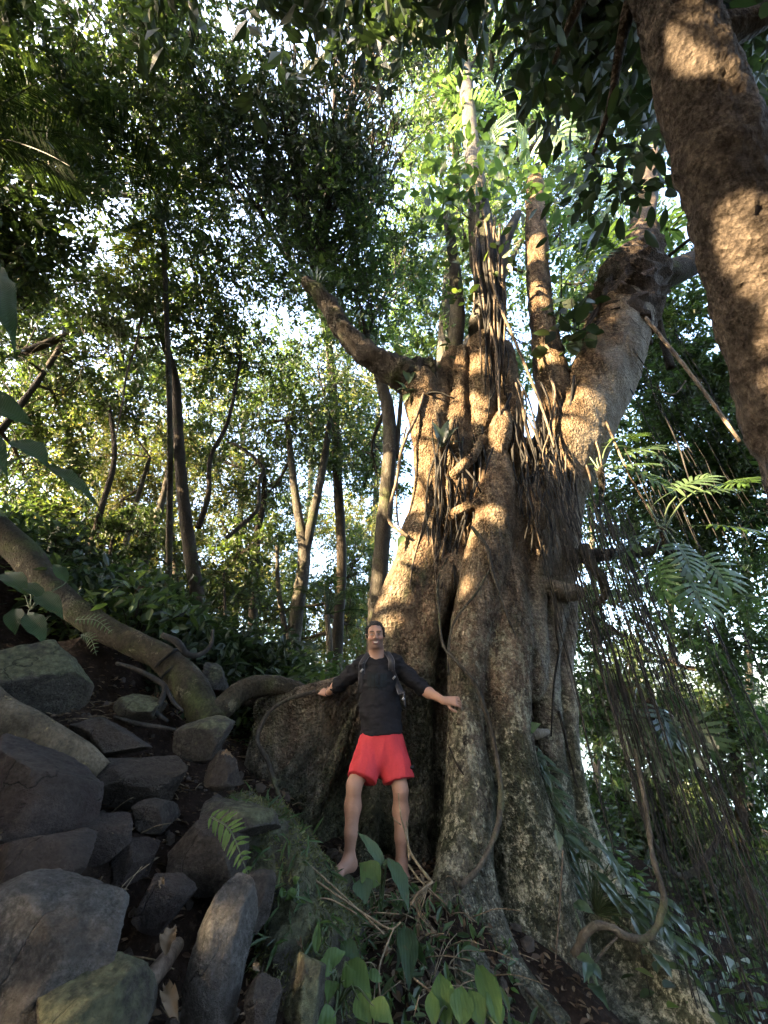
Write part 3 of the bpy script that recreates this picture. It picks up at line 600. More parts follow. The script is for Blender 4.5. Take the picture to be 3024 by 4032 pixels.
# moss tufts standing on it
def face_samples(V, F, n, g, up=-1., lim=None):
    a = V[F[:, 0]]; e1, e2 = V[F[:, 1]] - a, V[F[:, 2]] - a; nr = np.cross(e1, e2); ar = np.linalg.norm(nr, axis=1); nr = unit(nr); ok = nr[:, 2] > up
    if lim is not None: ok &= lim(a)
    pr = np.where(ok, ar, 0); ix = g.choice(len(F), n, p=pr / pr.sum()); t = g.random((n, 2)); s = t.sum(1) > 1; t[s] = 1 - t[s]
    return a[ix] + e1[ix] * t[:, :1] + e2[ix] * t[:, 1:], nr[ix]

# ------------------------------------------------------------------ the man
def attr_mat(name, rough=.55, bump=0., sc=120, spec=.35):
    n = NT(name); c = n.new('Attribute', {}, attribute_name='tone').outputs['Color']
    c = n.mix(n.ramp(n.noise(25, 4), [(.35, .12), (.65, 0.)]), c, (.10, .05, .035))
    return n.done(c, rough, n.bump(n.noise(sc, 4), bump) if bump else None, spec)
def tone(o, cols):
    a = o.data.color_attributes.new('tone', 'FLOAT_COLOR', 'POINT'); a.data.foreach_set('color', np.hstack([cols, np.ones((len(cols), 1))]).astype(np.float32).ravel())
def band(path, side, wd, th, n=20):
    p = spline(path, n); T = unit(np.gradient(p, axis=0)); s = np.asarray(side, float)[None] - T * (T @ np.asarray(side, float))[:, None]; s = unit(s); nn = np.cross(T, s)
    V = np.stack([p + s * wd / 2 + nn * th / 2, p - s * wd / 2 + nn * th / 2, p - s * wd / 2 - nn * th / 2, p + s * wd / 2 - nn * th / 2], 1).reshape(-1, 3)
    i = np.arange(n - 1)[:, None] * 4; j = np.arange(4)[None]; F = np.stack([i + j, i + (j + 1) % 4, i + 4 + (j + 1) % 4, i + 4 + j], -1).reshape(-1, 4)
    return V, np.vstack([F, [[0, 3, 2, 1]], [[4 * n - 4, 4 * n - 3, 4 * n - 2, 4 * n - 1]]])
M['skin'] = attr_mat('skin'); M['cloth_black'] = plain('cloth_black', (.010, .010, .013), .85, .2, .004, 160)
M['cloth_red'] = plain('cloth_red', (.43, .031, .040), .7, .3, .003, 220, .08); M['hair'] = plain('hair', (.010, .008, .007), .6, .3, .006, 200, .4)
M['strap'] = plain('strap', (.020, .020, .026), .6, .4, .002, 200); M['piping'] = plain('piping', (.075, .075, .085), .5, .4); M['buckle'] = plain('buckle', (.20, .20, .21), .4, .5); M['ink'] = plain('ink', (.004, .004, .006), .5, .4)
M['print'] = plain('print', (.011, .016, .020), .8, .2, 0, 90, .5)
man_feet = P(1440, 3440, 3.6)
man = thing('person', 'smiling bearded man in black shirt and red shorts standing barefoot, arms spread', 'person', man_feet)
J = {k: P(*q) for k, q in dict(neck=(1483, 2592, 3.69), nk2=(1481, 2556, 3.66), chest=(1489, 2670, 3.70), waist=(1497, 2790, 3.70), hem=(1502, 2888, 3.70),
    ls=(1428, 2618, 3.69), le=(1336, 2694, 3.77), lw=(1291, 2729, 3.93), rs=(1556, 2611, 3.69), re=(1662, 2713, 3.68), rw=(1748, 2759, 3.58),
    lh=(1458, 2950, 3.70), lk=(1394, 3092, 3.58), la=(1375, 3385, 3.60), rh=(1546, 2950, 3.71), rk=(1577, 3110, 3.66), ra=(1580, 3400, 3.74)).items()}
hc = P(1478, 2503, 3.63); ef = unit([.03, -1, -.16]); ex = unit(np.cross([.05, 0, 1], -ef)); ex = unit(np.cross(ef, [-.05, 0, 1.])); ez = np.cross(ex, ef); HR = np.stack([ex, ef, ez], 1)
def H(x, y, z): return hc + HR @ np.array([x, y, z])
b = Vol((-.62, 3.22, -.08), (.78, 4.14, 1.86), .0046)
def limb(pts, rad, k=.03): b.chain(pts, rad, k)
# head
b.ell(H(0, -.012, .032), (.077, .096, .090), .03, R=HR); b.ell(H(0, .022, -.045), (.060, .066, .075), .035, R=HR); b.ell(H(0, .055, -.092), (.032, .030, .022), .03, R=HR)
b.cone(H(-.035, .076, .032), H(.035, .076, .032), .016, .016, .02); b.cone(H(0, .090, .018), H(0, .108, -.018), .010, .0145, .012); b.ell(H(-.013, .096, -.021), (.009, .009, .007), .006, R=HR); b.ell(H(.013, .096, -.021), (.009, .009, .007), .006, R=HR)
for s in (-1, 1):
    b.ell(H(s * .031, .096, .012), (.017, .012, .010), .012, True, R=HR); b.ell(H(s * .031, .076, .011), (.013, .012, .010), .004, R=HR)
    b.ell(H(s * .042, .060, -.022), (.022, .022, .018), .02, R=HR); b.ell(H(s * .080, -.010, -.002), (.008, .018, .030), .008, R=HR)
b.cone(H(-.023, .088, -.051), H(.023, .088, -.051), .0065, .0065, .010); b.cone(H(-.018, .086, -.064), H(.018, .086, -.064), .007, .007, .010)
limb([J['neck'] - [0, 0, .05], J['nk2'], H(0, -.02, -.04)], [.070, .060, .056], .03)
# trunk under the clothes, legs and arms
b.cone(J['chest'], J['hem'], .135, .135, .05, sq=((0, 1, 0), 1.5)); b.cone(J['ls'], J['rs'], .06, .06, .05)
for a, e, h, sd in (('ls', 'le', 'lw', -1), ('rs', 're', 'rw', 1)):
    limb([J[a], .5 * (J[a] + J[e]), J[e]], [.055, .050, .040]); limb([J[e], J[e] * .7 + J[h] * .3, J[h]], [.040, .042, .027])
for a, e, h in (('lh', 'lk', 'la'), ('rh', 'rk', 'ra')):
    cal = J[e] * .70 + J[h] * .30 + np.array([0, .018, 0])
    limb([J[a], .5 * (J[a] + J[e]) - [0, .01, 0], J[e]], [.084, .073, .055], .04); b.ell(J[e] - [0, .022, 0], (.040, .034, .050), .03)
    limb([J[e], cal, J[e] * .35 + J[h] * .65, J[h]], [.054, .060, .044, .036], .03)
# feet
def foot(ank, toe, sd):
    d = toe - ank; d[2] = 0; L = np.linalg.norm(d); d = d / L; sdv = np.cross(d, [0, 0, 1.]); heel = ank - d * .035; z = toe[2]
    g = lambda t, s, h: np.array([*(ank + d * t + sdv * s)[:2], z + h])
    b.cone(g(-.03, 0, .032), ank, .034, .036, .03); b.cone(ank, g(.10, 0, .030), .036, .026, .04, sq=((0, 0, 1), 1.1)); b.cone(g(-.03, 0, .025), g(.12, -.006, .018), .032, .026, .04)
    b.cone(g(.125, -.026, .012), g(.125, .026, .015), .017, .019, .025)
    for i, (s, l) in enumerate(((.034, .195), (.015, .198), (-.001, .188), (-.016, .178), (-.031, .165))): b.cone(g(.13, s * sd * .9, .014), g(l, s * sd, .008), .013 if i == 0 else .0095, .012 if i == 0 else .0085, .008)
foot(J['la'], P(1312, 3458, 3.46), 1); foot(J['ra'], np.append((J['ra'] + [.03, -.18, 0])[:2], J['ra'][2] - .075), -1)
# hands: palm, four bent fingers of their own lengths, thumb from the side of the palm
def hand(wr, fwd, out, nrm, curl, spread=.25):
    """fwd: along the palm; out: towards the thumb side; nrm: back of the hand"""
    fwd = unit(fwd); out = unit(out - fwd * np.dot(out, fwd)); nrm = unit(nrm - fwd * np.dot(nrm, fwd) - out * np.dot(nrm, out))
    g = lambda f, o, n: wr + fwd * f + out * o + nrm * n
    b.cone(wr, g(.03, 0, 0), .026, .026, .02, sq=(nrm, 1.3)); b.cone(g(.03, -.018, 0), g(.085, -.026, 0), .017, .014, .02); b.cone(g(.03, .012, 0), g(.09, .024, 0), .018, .014, .02); b.cone(g(.035, 0, 0), g(.09, 0, .003), .017, .014, .02)
    for o, L in ((.031, .072), (.0105, .082), (-.0105, .076), (-.031, .060)):
        p = g(.088, o, .004); a = 0; d0 = unit(fwd + out * o * spread * 12)
        for q, fr in enumerate((.45, .32, .25)):
            a += curl[q]; d = d0 * math.cos(a) - nrm * math.sin(a); p2 = p + d * L * fr; b.cone(p, p2, .0088 - .0006 * q, .0082 - .0006 * q, .006); p = p2
    p = g(.028, .022, -.006)
    for d, L in ((unit(fwd * .6 + out * .9 - nrm * .2), .038), (unit(fwd * .95 + out * .45 - nrm * .35), .03), (unit(fwd * 1 + out * .15 - nrm * .4), .024)): p2 = p + d * L; b.cone(p, p2, .0115, .0095, .008); p = p2
LH = P(1246, 2716, 4.01); hand(J['lw'], LH - J['lw'], np.array([0, .55, .75]), np.array([-.25, -.85, .5]), (.1, .35, .3), .4)
RH = P(1805, 2762, 3.57); hand(J['rw'], RH - J['rw'], np.array([.1, -.35, -.9]), np.array([.1, -.8, .65]), (.35, .6, .35))
V, F = b.build()
body = solid('body', V, F, M['skin'], man)
q = (V - hc) @ HR; x, yf, z = q.T; c = np.tile([.33, .19, .135], (len(V), 1)); inh = (np.abs(x) < .1) & (np.abs(z) < .135) & (yf > -.12) & (yf < .13)
def blot(mask, col, k=1.):
    m = (np.clip(mask, 0, 1) * inh * k)[:, None]; c[:] = c * (1 - m) + np.array(col) * m
sm = lambda a, lo, hi: np.clip((a - lo) / (hi - lo), 0, 1)
blot(sm(-z, .020, .045) * sm(yf, -.035, .0) * sm(z, -.126, -.112), (.07, .046, .038), .66)
blot(sm(.045 - np.abs(x), 0, .012) * sm(-z, .030, .036) * sm(z, -.049, -.045) * sm(yf, .07, .08), (.07, .046, .038), .6)          # moustache
blot(sm(.030 - np.abs(x), 0, .006) * sm(.0125 - np.abs(z + .0575), 0, .004) * sm(yf, .07, .08), (.26, .10, .09))                   # lips
blot(sm(.021 - np.abs(x), 0, .005) * sm(.0050 - np.abs(z + .057 - 8 * x * x), 0, .002) * sm(yf, .07, .08), (.70, .66, .60))        # teeth
for s in (-1, 1):
    dx, dz = x - s * .031, z - .010
    blot(sm(1.15 - np.sqrt((dx / .017) ** 2 + (dz / .010) ** 2), 0, .5) * sm(yf, .04, .06), (.16, .085, .06), .8)
    blot(sm(1.1 - np.sqrt((dx / .012) ** 2 + (dz / .0052) ** 2), 0, .3) * sm(yf, .05, .06), (.50, .46, .42)); blot(sm(1.1 - np.sqrt((dx / .0058) ** 2 + (dz / .0055) ** 2), 0, .3) * sm(yf, .05, .06), (.015, .01, .008))
    blot(sm(.024 - np.abs(dx), 0, .006) * sm(.0062 - np.abs(z - .034 + 6 * dx * dx), 0, .003) * sm(yf, .05, .06), (.025, .017, .013), .92)
    blot(sm(1.2 - np.sqrt(((x - s * .04) / .022) ** 2 + ((z + .02) / .016) ** 2), 0, .8) * sm(yf, .05, .07), (.46, .20, .15), .45)
zz = V[:, 2]; dk = (fbm(V * 14, 2) > -.2) & (zz < J['lk'][2] - .05); c[dk] *= .90
ft = sm(.11 - (zz - P(1312, 3458, 3.46)[2]), 0, .06)[:, None]; c = c * (1 - ft * .0) ; tone(body, c)
# hair
hv = Vol(hc - .17, hc + .17, .0042); hv.ell(H(0, -.016, .040), (.080, .100, .092), .01, R=HR)
hv.half(H(0, .066, .092), HR @ unit([0, .80, -.60]), k=.012); hv.half(H(0, .01, .01), HR @ unit([0, .45, -1.]), k=.01)
for s in (-1, 1): hv.cone(H(s * .073, .034, .06), H(s * .076, .024, -.012), .014, .009, .012)
hv.noise(.006, 60, (1, 1, 1), 2); Vh, Fh = hv.build(); solid('hair', Vh, Fh, M['hair'], man)
# shirt with three-quarter sleeves
s_ = Vol((-.55, 3.36, .55), (.70, 4.06, 1.60), .007)
s_.cone(J['chest'], J['waist'], .165, .160, .05, sq=((0, 1, 0), 1.42)); s_.cone(J['waist'], J['hem'] - [0, 0, .04], .164, .178, .05, sq=((0, 1, 0), 1.38)); s_.cone(J['ls'], J['rs'], .070, .070, .06)
s_.cone(J['neck'] - [0, 0, .045], J['chest'], .10, .14, .06, sq=((0, 1, 0), 1.3))
s_.chain([J['ls'], .5 * (J['ls'] + J['le']), J['le']], [.071, .066, .058], .04); s_.chain([J['rs'], .5 * (J['rs'] + J['re']), J['re']], [.071, .066, .058], .04)
s_.cone(J['le'], J['le'] * .58 + J['lw'] * .42, .058, .048, .03, flat=True); s_.cone(J['re'] * 1.02 - J['rs'] * .02, J['re'] * .64 + J['rw'] * .36, .057, .049, .03, flat=True)
s_.half(J['hem'] - [0, 0, .006], (0.03, 0, -1), lo=(-.3, 3.4, .5), hi=(.3, 4, J['hem'][2] + .1)); s_.ell(J['neck'] + [0, -.045, .045], (.072, .085, .058), .012, True)
s_.noise(.011, 7, (1, 1, 1.6), 3); s_.noise(.007, 18, (.8, .8, 2.0), 2); V, F = s_.build(); shirt = solid('shirt', V, F, M['cloth_black'], man)
# red shorts
t_ = Vol((-.35, 3.36, .42), (.45, 4.0, 1.02), .007)
lhem, rhem = P(1424, 3068, 3.60), P(1569, 3074, 3.66)
t_.cone(J['hem'] + [0, 0, .02], J['hem'] - [0, 0, .10], .160, .175, .04, sq=((0, 1, 0), 1.4)); t_.cone(J['lh'] + [0.01, 0, .02], lhem, .114, .113, .035, flat=True); t_.cone(J['rh'] - [.01, 0, -.02], rhem, .114, .118, .035, flat=True); t_.ell(P(1502, 2985, 3.66), (.07, .07, .09), .05)
t_.noise(.012, 6, (1.4, 1.4, .5), 3); t_.noise(.006, 17, (1.6, 1.6, .45), 2); V, F = t_.build(); shorts = solid('shorts', V, F, M['cloth_red'], man)
lg = P(1622, 3022, 3.56); v, f = band([lg + [-.012, -.0, 0], lg, lg + [.014, .006, .002]], (0, 0, 1), .022, .012, 6); solid('logo_patch', v, f, M['ink'], shorts)
# faint chest print, laid on the shirt front
from mathutils.bvhtree import BVHTree
bv = BVHTree.FromPolygons([tuple(a) for a in (np.array([x.co[:] for x in shirt.data.vertices]) + man_feet)], [tuple(p.vertices) for p in shirt.data.polygons])
def on_shirt(u, v, lift=.003):
    d = Vector(tuple(ray(u, v))).normalized(); h = bv.ray_cast(Vector((0, 0, CAMZ)), d)
    return (np.array(h[0]) - np.array(d) * lift) if h[0] is not None else P(u, v, 3.55)
g = np.random.default_rng(4)
def patch(u0, v0, u1, v1, n=8, m=4):
    V = np.array([[on_shirt(u0 + (u1 - u0) * a / n, v0 + (v1 - v0) * c / m) for c in range(m + 1)] for a in range(n + 1)]).reshape(-1, 3); i = np.arange(n)[:, None] * (m + 1) + np.arange(m)[None]
    return V, np.stack([i, i + m + 1, i + m + 2, i + 1], -1).reshape(-1, 4)
pr = [patch(1446 + a, 2655, 1446 + a + 12, 2704, 2, 4) for a in (0, 15, 30, 52, 66)] + [patch(1444, 2650, 1526, 2653, 6, 1), patch(1444, 2728, 1528, 2730, 6, 1), patch(1488, 2698, 1495, 2708, 1, 1)] + [patch(1450 + 14 * q, 2710, 1459 + 14 * q, 2716, 1, 1) for q in range(5)]
v, f = join(pr); solid('chest_print', v, f, M['print'], shirt)
v, f = tube([J['lw'] + .0 * ex + np.array([.026 * math.cos(a), .006 * math.cos(a) + .01 * math.sin(a), .03 * math.sin(a)]) + (J['le'] - J['lw']) * .07 for a in np.linspace(0, 6.28, 14)], .006, 6, 28); solid('wristband', v, f, M['ink'], man)

# the rucksack on his back
bk = J['chest'] + np.array([.01, .20, -.10]); pack = thing('backpack', 'black rucksack worn by the man, grey-edged shoulder straps on his chest', 'bag', bk - [0, 0, .2])
pv = Vol(bk - .34, bk + .34, .012); 
for a in (-.09, .09): pv.cone(bk + [a, 0, -.19], bk + [a, 0, .17], .085, .075, .09)
pv.noise(.012, 6); V, F = pv.build(); solid('pack', V, F, M['cloth_black'], pack)
for sd, L, side in ((-1, [(1427, 2583, 3.80), (1430, 2583, 3.69), None, None, None, None], 1), (1, [(1540, 2570, 3.80), (1540, 2572, 3.69), None, None, None, None], 1)):
    fp = [(1427, 2610), (1425, 2640), (1424, 2690), (1420, 2730)] if sd < 0 else [(1541, 2600), (1543, 2640), (1563, 2690), (1582, 2735)]
    top = J['ls' if sd < 0 else 'rs'] * .55 + J['neck'] * .45
    pts = [top + [0, .10, .02], top + [0, .04, .062], top + [0, -.03, .068]] + [on_shirt(u, v, .008) for u, v in fp]
    v, f = band(pts, (1, 0, 0), .052, .010, 30); st = solid('shoulder_strap', v, f, M['strap'], pack)
    for e in (-.025, .025):
        v, f = tube([p + np.array([e, -.006, 0]) for p in pts], .0028, 5, 30); solid('piping', v, f, M['piping'], st)
    k = on_shirt(*(fp[1] if sd < 0 else (1552, 2668)), .016)
    v, f = band([k + [-.012, 0, -.012], k + [.012, 0, .012]], (0, 0, 1), .016, .006, 3); solid('buckle', v, f, M['buckle'], st)
    k = on_shirt(1426 if sd < 0 else 1548, 2612 if sd < 0 else 2640, .016); v, f = band([k + [-.016, 0, -.006], k + [.018, 0, .006]], (0, 0, 1), .006, .004, 3); solid('adjuster', v, f, M['piping'], st)
k = on_shirt(1590, 2745, .01); v, f = band([k + [-.006, 0, .05], k + [.004, 0, 0], k + [.008, .01, -.07]], (1, 0, 0), .018, .006, 8); solid('side_strap', v, f, M['strap'], pack)
k = on_shirt(1588, 2752, .02); v, f = band([k + [-.008, 0, -.008], k + [.008, 0, .008]], (0, 0, 1), .02, .006, 3); solid('buckle', v, f, M['buckle'], pack)

# ------------------------------------------------------------------ foliage tools
# places on the trunks that the low sun reaches through gaps in the canopy: point and gap radius
GAPS = [(P(u, v, y), r) for u, v, y, r in ((1690, 1770, 4.35, .22), (1690, 1950, 4.25, .26), (1650, 2140, 4.15, .28), (1610, 2270, 4.1, .22), (1800, 1880, 4.1, .14), (1790, 2160, 4.0, .13), (1560, 2450, 4.1, .13), (1690, 2470, 4.0, .13),
    (2310, 1650, 4.3, .20), (2250, 1780, 4.2, .28), (2200, 1860, 4.2, .16), (2130, 1180, 4.4, .22), (2115, 1000, 4.4, .22), (1930, 1250, 4.4, .14), (1900, 1640, 4.4, .18), (2150, 1420, 4.4, .14), (1920, 1480, 4.4, .12), (1745, 2570, 3.95, .07),
    (2540, 1790, 4.0, .3), (2820, 1960, 3.7, .35), (1860, 720, 4.6, .9), (1850, 2050, 3.9, .10), (1720, 2330, 4.0, .10), (1650, 1620, 4.3, .12), (2090, 2150, 4.0, .06), (1850, 2330, 3.85, .06))]
GAPS += [(PD(u, v, d), r) for u, v, d, r in ((2880, 760, 2.55, .22), (2960, 860, 2.5, .20), (2760, 60, 2.75, .20), (2900, 1180, 2.45, .16), (3000, 1120, 2.45, .14), (2950, 1400, 2.35, .15), (2860, 1640, 4, .1), (430, 1040, 6.3, .5), (450, 1080, 6.3, .4), (560, 1900, 9, .8), (420, 1560, 9, .8), (300, 1500, 9, .7))]
GT = np.array([g[0] for g in GAPS]); GR = np.array([g[1] for g in GAPS]) * np.where((GT[:, 2] > 2.6) & (GT[:, 1] > 3.5), 1.2, .95)
def in_gap(p, k=1.):
    m = np.zeros(len(p), bool)
    for t, r in zip(GT, GR):
        d = p - t; s = d @ SUN; m |= (s > .45) & (np.linalg.norm(d - s[:, None] * SUN, axis=1) < r + k)
    return m
def leaf_quads(c, d, nr, L, W, fold=.16):
    d = unit(d); s = unit(np.cross(d, nr)); n = np.cross(s, d); L, W = L[:, None], W[:, None]
    V = np.stack([c, c + d * L * .45 + s * W * .5 + n * W * fold, c + d * L, c + d * L * .45 - s * W * .5 + n * W * fold], 1)
    i = np.arange(len(c))[:, None] * 4; return V.reshape(-1, 3), np.vstack([i + [0, 1, 2], i + [0, 2, 3]])
def leaf_ovals(c, d, nr, L, W, fold=.14, droop=.10):
    d = unit(d); s = unit(np.cross(d, nr)); n = np.cross(s, d); L, W = L[:, None], W[:, None]
    pt = lambda t, w: c + d * L * t + s * W * w + n * (W * abs(w) * fold * 2 - L * droop * t * t)
    V = np.stack([pt(0, 0), pt(.18, .33), pt(.5, .5), pt(.8, .30), pt(1, 0), pt(.8, -.30), pt(.5, -.5), pt(.18, -.33)], 1)
    i = np.arange(len(c))[:, None] * 8; return V.reshape(-1, 3), np.vstack([i + [0, 1, 2, 3], i + [0, 3, 4, 5], i + [0, 5, 6, 7]])
def lobe_points(c, R, n, g, per=34, spread=.19, hollow=.30):
    """leaf positions gathered in clumps through an ellipsoid"""
    k = max(3, n // per); a = unit(g.normal(size=(k, 3))) * (hollow + (1 - hollow) * g.random((k, 1)) ** .6) * g.uniform(.55, 1.1, (k, 1)); cl = c + a * R
    ix = g.integers(0, k, n); sp = spread * np.mean(R) * g.uniform(.5, 1.4, k)[ix][:, None]
    return cl, cl[ix] + g.normal(size=(n, 3)) * sp * [1, 1, .65], cl[ix]
def twig_points(c, R, n, g, per=11):
    """leaves set alternately along twigs that spring from clumps through an ellipsoid"""
    k = max(6, n // per); kc = max(4, k // 5); a = unit(g.normal(size=(kc, 3))) * (.25 + .75 * g.random((kc, 1)) ** .6) * g.uniform(.6, 1.1, (kc, 1)); cl = c + a * R; m = float(np.mean(R))
    ix = g.integers(0, kc, k); b0 = cl[ix] + g.normal(size=(k, 3)) * .05 * m; td = unit(unit(a)[ix] * .5 + unit(g.normal(size=(k, 3))) * 1.0 + [0, 0, -.1]); tl = np.clip(g.uniform(.20, .42, k) * m, .25, 1.1)[:, None]
    t = np.tile((np.arange(per) + .6) / per, (k, 1)) + g.normal(0, .03, (k, per)); sv = unit(np.cross(td, g.normal(size=(k, 3)))); sg = np.where(np.arange(per) % 2, 1., -1.)[None, :, None]
    p = b0[:, None] + td[:, None] * (tl[:, None] * t[..., None]) + np.array([0, 0, -.22]) * tl[:, None] * t[..., None] ** 2
    d = td[:, None] * .55 + sv[:, None] * sg * .8 + g.normal(size=p.shape) * .28 + np.array([0, 0, -.25]); tip = b0 + td * tl + np.array([0, 0, -.22]) * tl
    return cl, p.reshape(-1, 3), d.reshape(-1, 3), b0, tip, np.repeat(g.uniform(.7, 1.25, k), per)
def ribbons(a, b_, w_, g):
    s = unit(np.cross(b_ - a, g.normal(size=a.shape))) * w_; V = np.stack([a - s, a + s, b_ + s * .4, b_ - s * .4], 1).reshape(-1, 3); return V, np.arange(len(a))[:, None] * 4 + np.array([[0, 1, 2, 3]])
def tree(name, label, trunks, lobes, leaf, lmat, bmat, group=None, seed=0, gap=1., oval=False, twigs=14, cat='tree', dens=1.):
    """trunks: [(world points, radii), ...] the first is the main stem; lobes: [(centre, radii, leaves)]"""
    g = np.random.default_rng(seed); base = np.array(trunks[0][0][0], float); T = thing(name, label, cat, base, group); wood = []; LP, LC, LD, LS = [], [], [], []
    for pts, rad in trunks: wood.append(tube(pts, rad, 12, 8 * len(pts), .12, 4.))
    main = np.vstack([spline(p, 24) for p, r in trunks]); mr = np.concatenate([np.interp(np.linspace(0, 1, 24), np.linspace(0, 1, len(r)), r) for p, r in trunks])
    for c, R, n in lobes:
        c = np.asarray(c, float); R = np.asarray(R, float) * np.ones(3); n = int(n * dens * 1.0)
        cl, p, d, tb, tt, sz = twig_points(c, R, n, g)
        dd = np.linalg.norm(main - c, axis=1) + .6 * np.maximum(0, main[:, 2] - c[2] + .3); q = int(dd.argmin()); a = main[q]; L = np.linalg.norm(c - a); r0 = min(mr[q] * .7, .02 + .012 * L)
        mid = a * .5 + c * .5 + g.normal(size=3) * .10 * L + [0, 0, -.05 * L]; limb_ = spline([a, mid, c], 12)
        wood.append(tube(limb_, [r0, r0 * .45], 6, 14, .1))
        for t in cl[g.choice(len(cl), min(twigs * 2, len(cl)), replace=False)]:
            s = limb_[g.integers(5, 12)]; m = .5 * (s + t) + g.normal(size=3) * .12 * np.linalg.norm(t - s); wood.append(tube([s, m, t], [r0 * .35, .006], 4, 7, 0, caps=False))
        keep = ~in_gap(p + unit(d) * leaf * .5, leaf * .55) if gap else np.ones(len(p), bool); LP.append(p[keep]); LD.append(d[keep]); LS.append(sz[keep]); kt = ~in_gap(.5 * (tb + tt), .3) if gap else np.ones(len(tb), bool); wood.append(ribbons(tb[kt], tt[kt], .0045, g))
    v, f = join(wood); solid('trunk', v, f, bmat, T)
    p, d = np.vstack(LP), np.vstack(LD); n = len(p); L = leaf * g.uniform(.75, 1.2, n) * np.concatenate(LS); nr = g.normal(size=(n, 3)) * .55 + [0, 0, 1]
    v, f = (leaf_ovals if oval else leaf_quads)(p, d, nr, L, L * g.uniform(.38, .56, n)); solid('crown', v, f, lmat, T, smooth=False)
    return T
def lb(u, v, D, r, n=5000, fl=.85): c = PD(u, v, D); R = r * D / FPX; return c, (R, R, R * fl), n
def tk(L, w, dY=True): p = np.array([P(*q) for q in L]); w = np.interp(np.linspace(0, 1, len(p)), np.linspace(0, 1, len(w)), w); return p, [px(a, x) / 2 for a, x in zip(w, p)]
def foot_to_ground(t):
    p, r = t; b0 = p[0].copy(); d = p[0] - p[1]; z = float(ground(b0[0], b0[1]))
    if b0[2] > z - .05: q = b0 + d / max(.15, -d[2]) * (b0[2] - z + .15) if d[2] < -.02 else b0 * [1, 1, 0] + [0, 0, z - .15]; p = np.vstack([q, p]); r = [r[0] * 1.25] + list(r)
    return p, r
FT = foot_to_ground
TG = 'background forest trees'
tree('forest_tree', 'slender dark forked tree standing on the bank left of the palm fronds', [FT(tk([(775, 2330, 6.4), (745, 2150, 6.4), (715, 1900, 6.4), (702, 1700, 6.4), (690, 1500, 6.4), (645, 1340, 6.4), (600, 1200, 6.4)], [54, 50, 44, 38, 34, 28, 20])),
    tk([(780, 2080, 6.35), (820, 1950, 6.3), (830, 1800, 6.3), (900, 1650, 6.3), (950, 1400, 6.4)], [24, 20, 18, 14, 10])],
    [lb(620, 1080, 9, 300), lb(850, 1080, 9.5, 320), lb(330, 1230, 9, 280), lb(880, 1380, 10, 260, 3500)], .135, M['leaf'], M['bark_dark'], TG, 1)
tree('forest_tree', 'grey double-stemmed tree on the crest left of the man\'s head', [FT(tk([(1135, 2690, 8.6), (1170, 2400, 8.6), (1198, 2190, 8.6), (1175, 2030, 8.6), (1150, 1850, 8.6), (1130, 1650, 8.6)], [64, 56, 50, 34, 28, 20])), tk([(1195, 2200, 8.6), (1235, 2020, 8.6), (1270, 1850, 8.6), (1300, 1650, 8.6)], [44, 36, 30, 22]), tk([(1160, 2660, 8.7), (1100, 2350, 8.7), (1090, 2150, 8.7)], [26, 20, 14])],
    [lb(1150, 1640, 12, 300, 4200), lb(1360, 1760, 12.5, 260, 3500), lb(980, 1700, 12, 280, 4000), lb(1250, 1450, 12, 280, 3500), lb(1050, 1950, 12.5, 200, 1800)], .14, M['leaf'], M['bark_grey'], TG, 2)
tree('forest_tree', 'straight grey trunk close behind the left side of the great tree', [FT(tk([(1475, 2600, 6.3), (1490, 2300, 6.3), (1522, 1950, 6.3), (1535, 1680, 6.3), (1500, 1500, 6.3), (1440, 1330, 6.3)], [74, 66, 58, 54, 46, 34])), tk([(1560, 1800, 6.3), (1575, 1620, 6.3), (1590, 1450, 6.4)], [22, 18, 12])],
    [lb(1440, 1150, 9.5, 300, 4500), lb(1600, 980, 13, 260, 4500), lb(1270, 980, 9.5, 300, 4500), lb(1480, 1850, 11, 200, 1500)], .135, M['leaf_light'], M['bark_grey'], TG, 3)
tree('forest_tree', 'thin dark trunk in the bright gap between the bank and the double-stemmed tree', [FT(tk([(985, 2620, 10), (1000, 2350, 10), (1015, 2100, 10), (1040, 1950, 10), (1030, 1800, 10)], [40, 34, 28, 22, 16])), tk([(1005, 2300, 10), (930, 2150, 10), (870, 2050, 10)], [16, 12, 8])],
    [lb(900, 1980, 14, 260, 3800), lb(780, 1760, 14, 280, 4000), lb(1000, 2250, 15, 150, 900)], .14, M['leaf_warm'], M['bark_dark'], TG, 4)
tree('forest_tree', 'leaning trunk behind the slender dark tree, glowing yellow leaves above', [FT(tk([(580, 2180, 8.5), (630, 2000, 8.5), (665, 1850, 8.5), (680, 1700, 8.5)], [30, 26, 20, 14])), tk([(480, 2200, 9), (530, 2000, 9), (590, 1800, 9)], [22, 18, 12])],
    [lb(560, 1640, 12, 280, 4200), lb(360, 1800, 12, 280, 4200), lb(620, 1920, 13, 220, 2600), lb(480, 1980, 12, 220, 2600)], .135, M['leaf_warm'], M['bark_grey'], TG, 5)
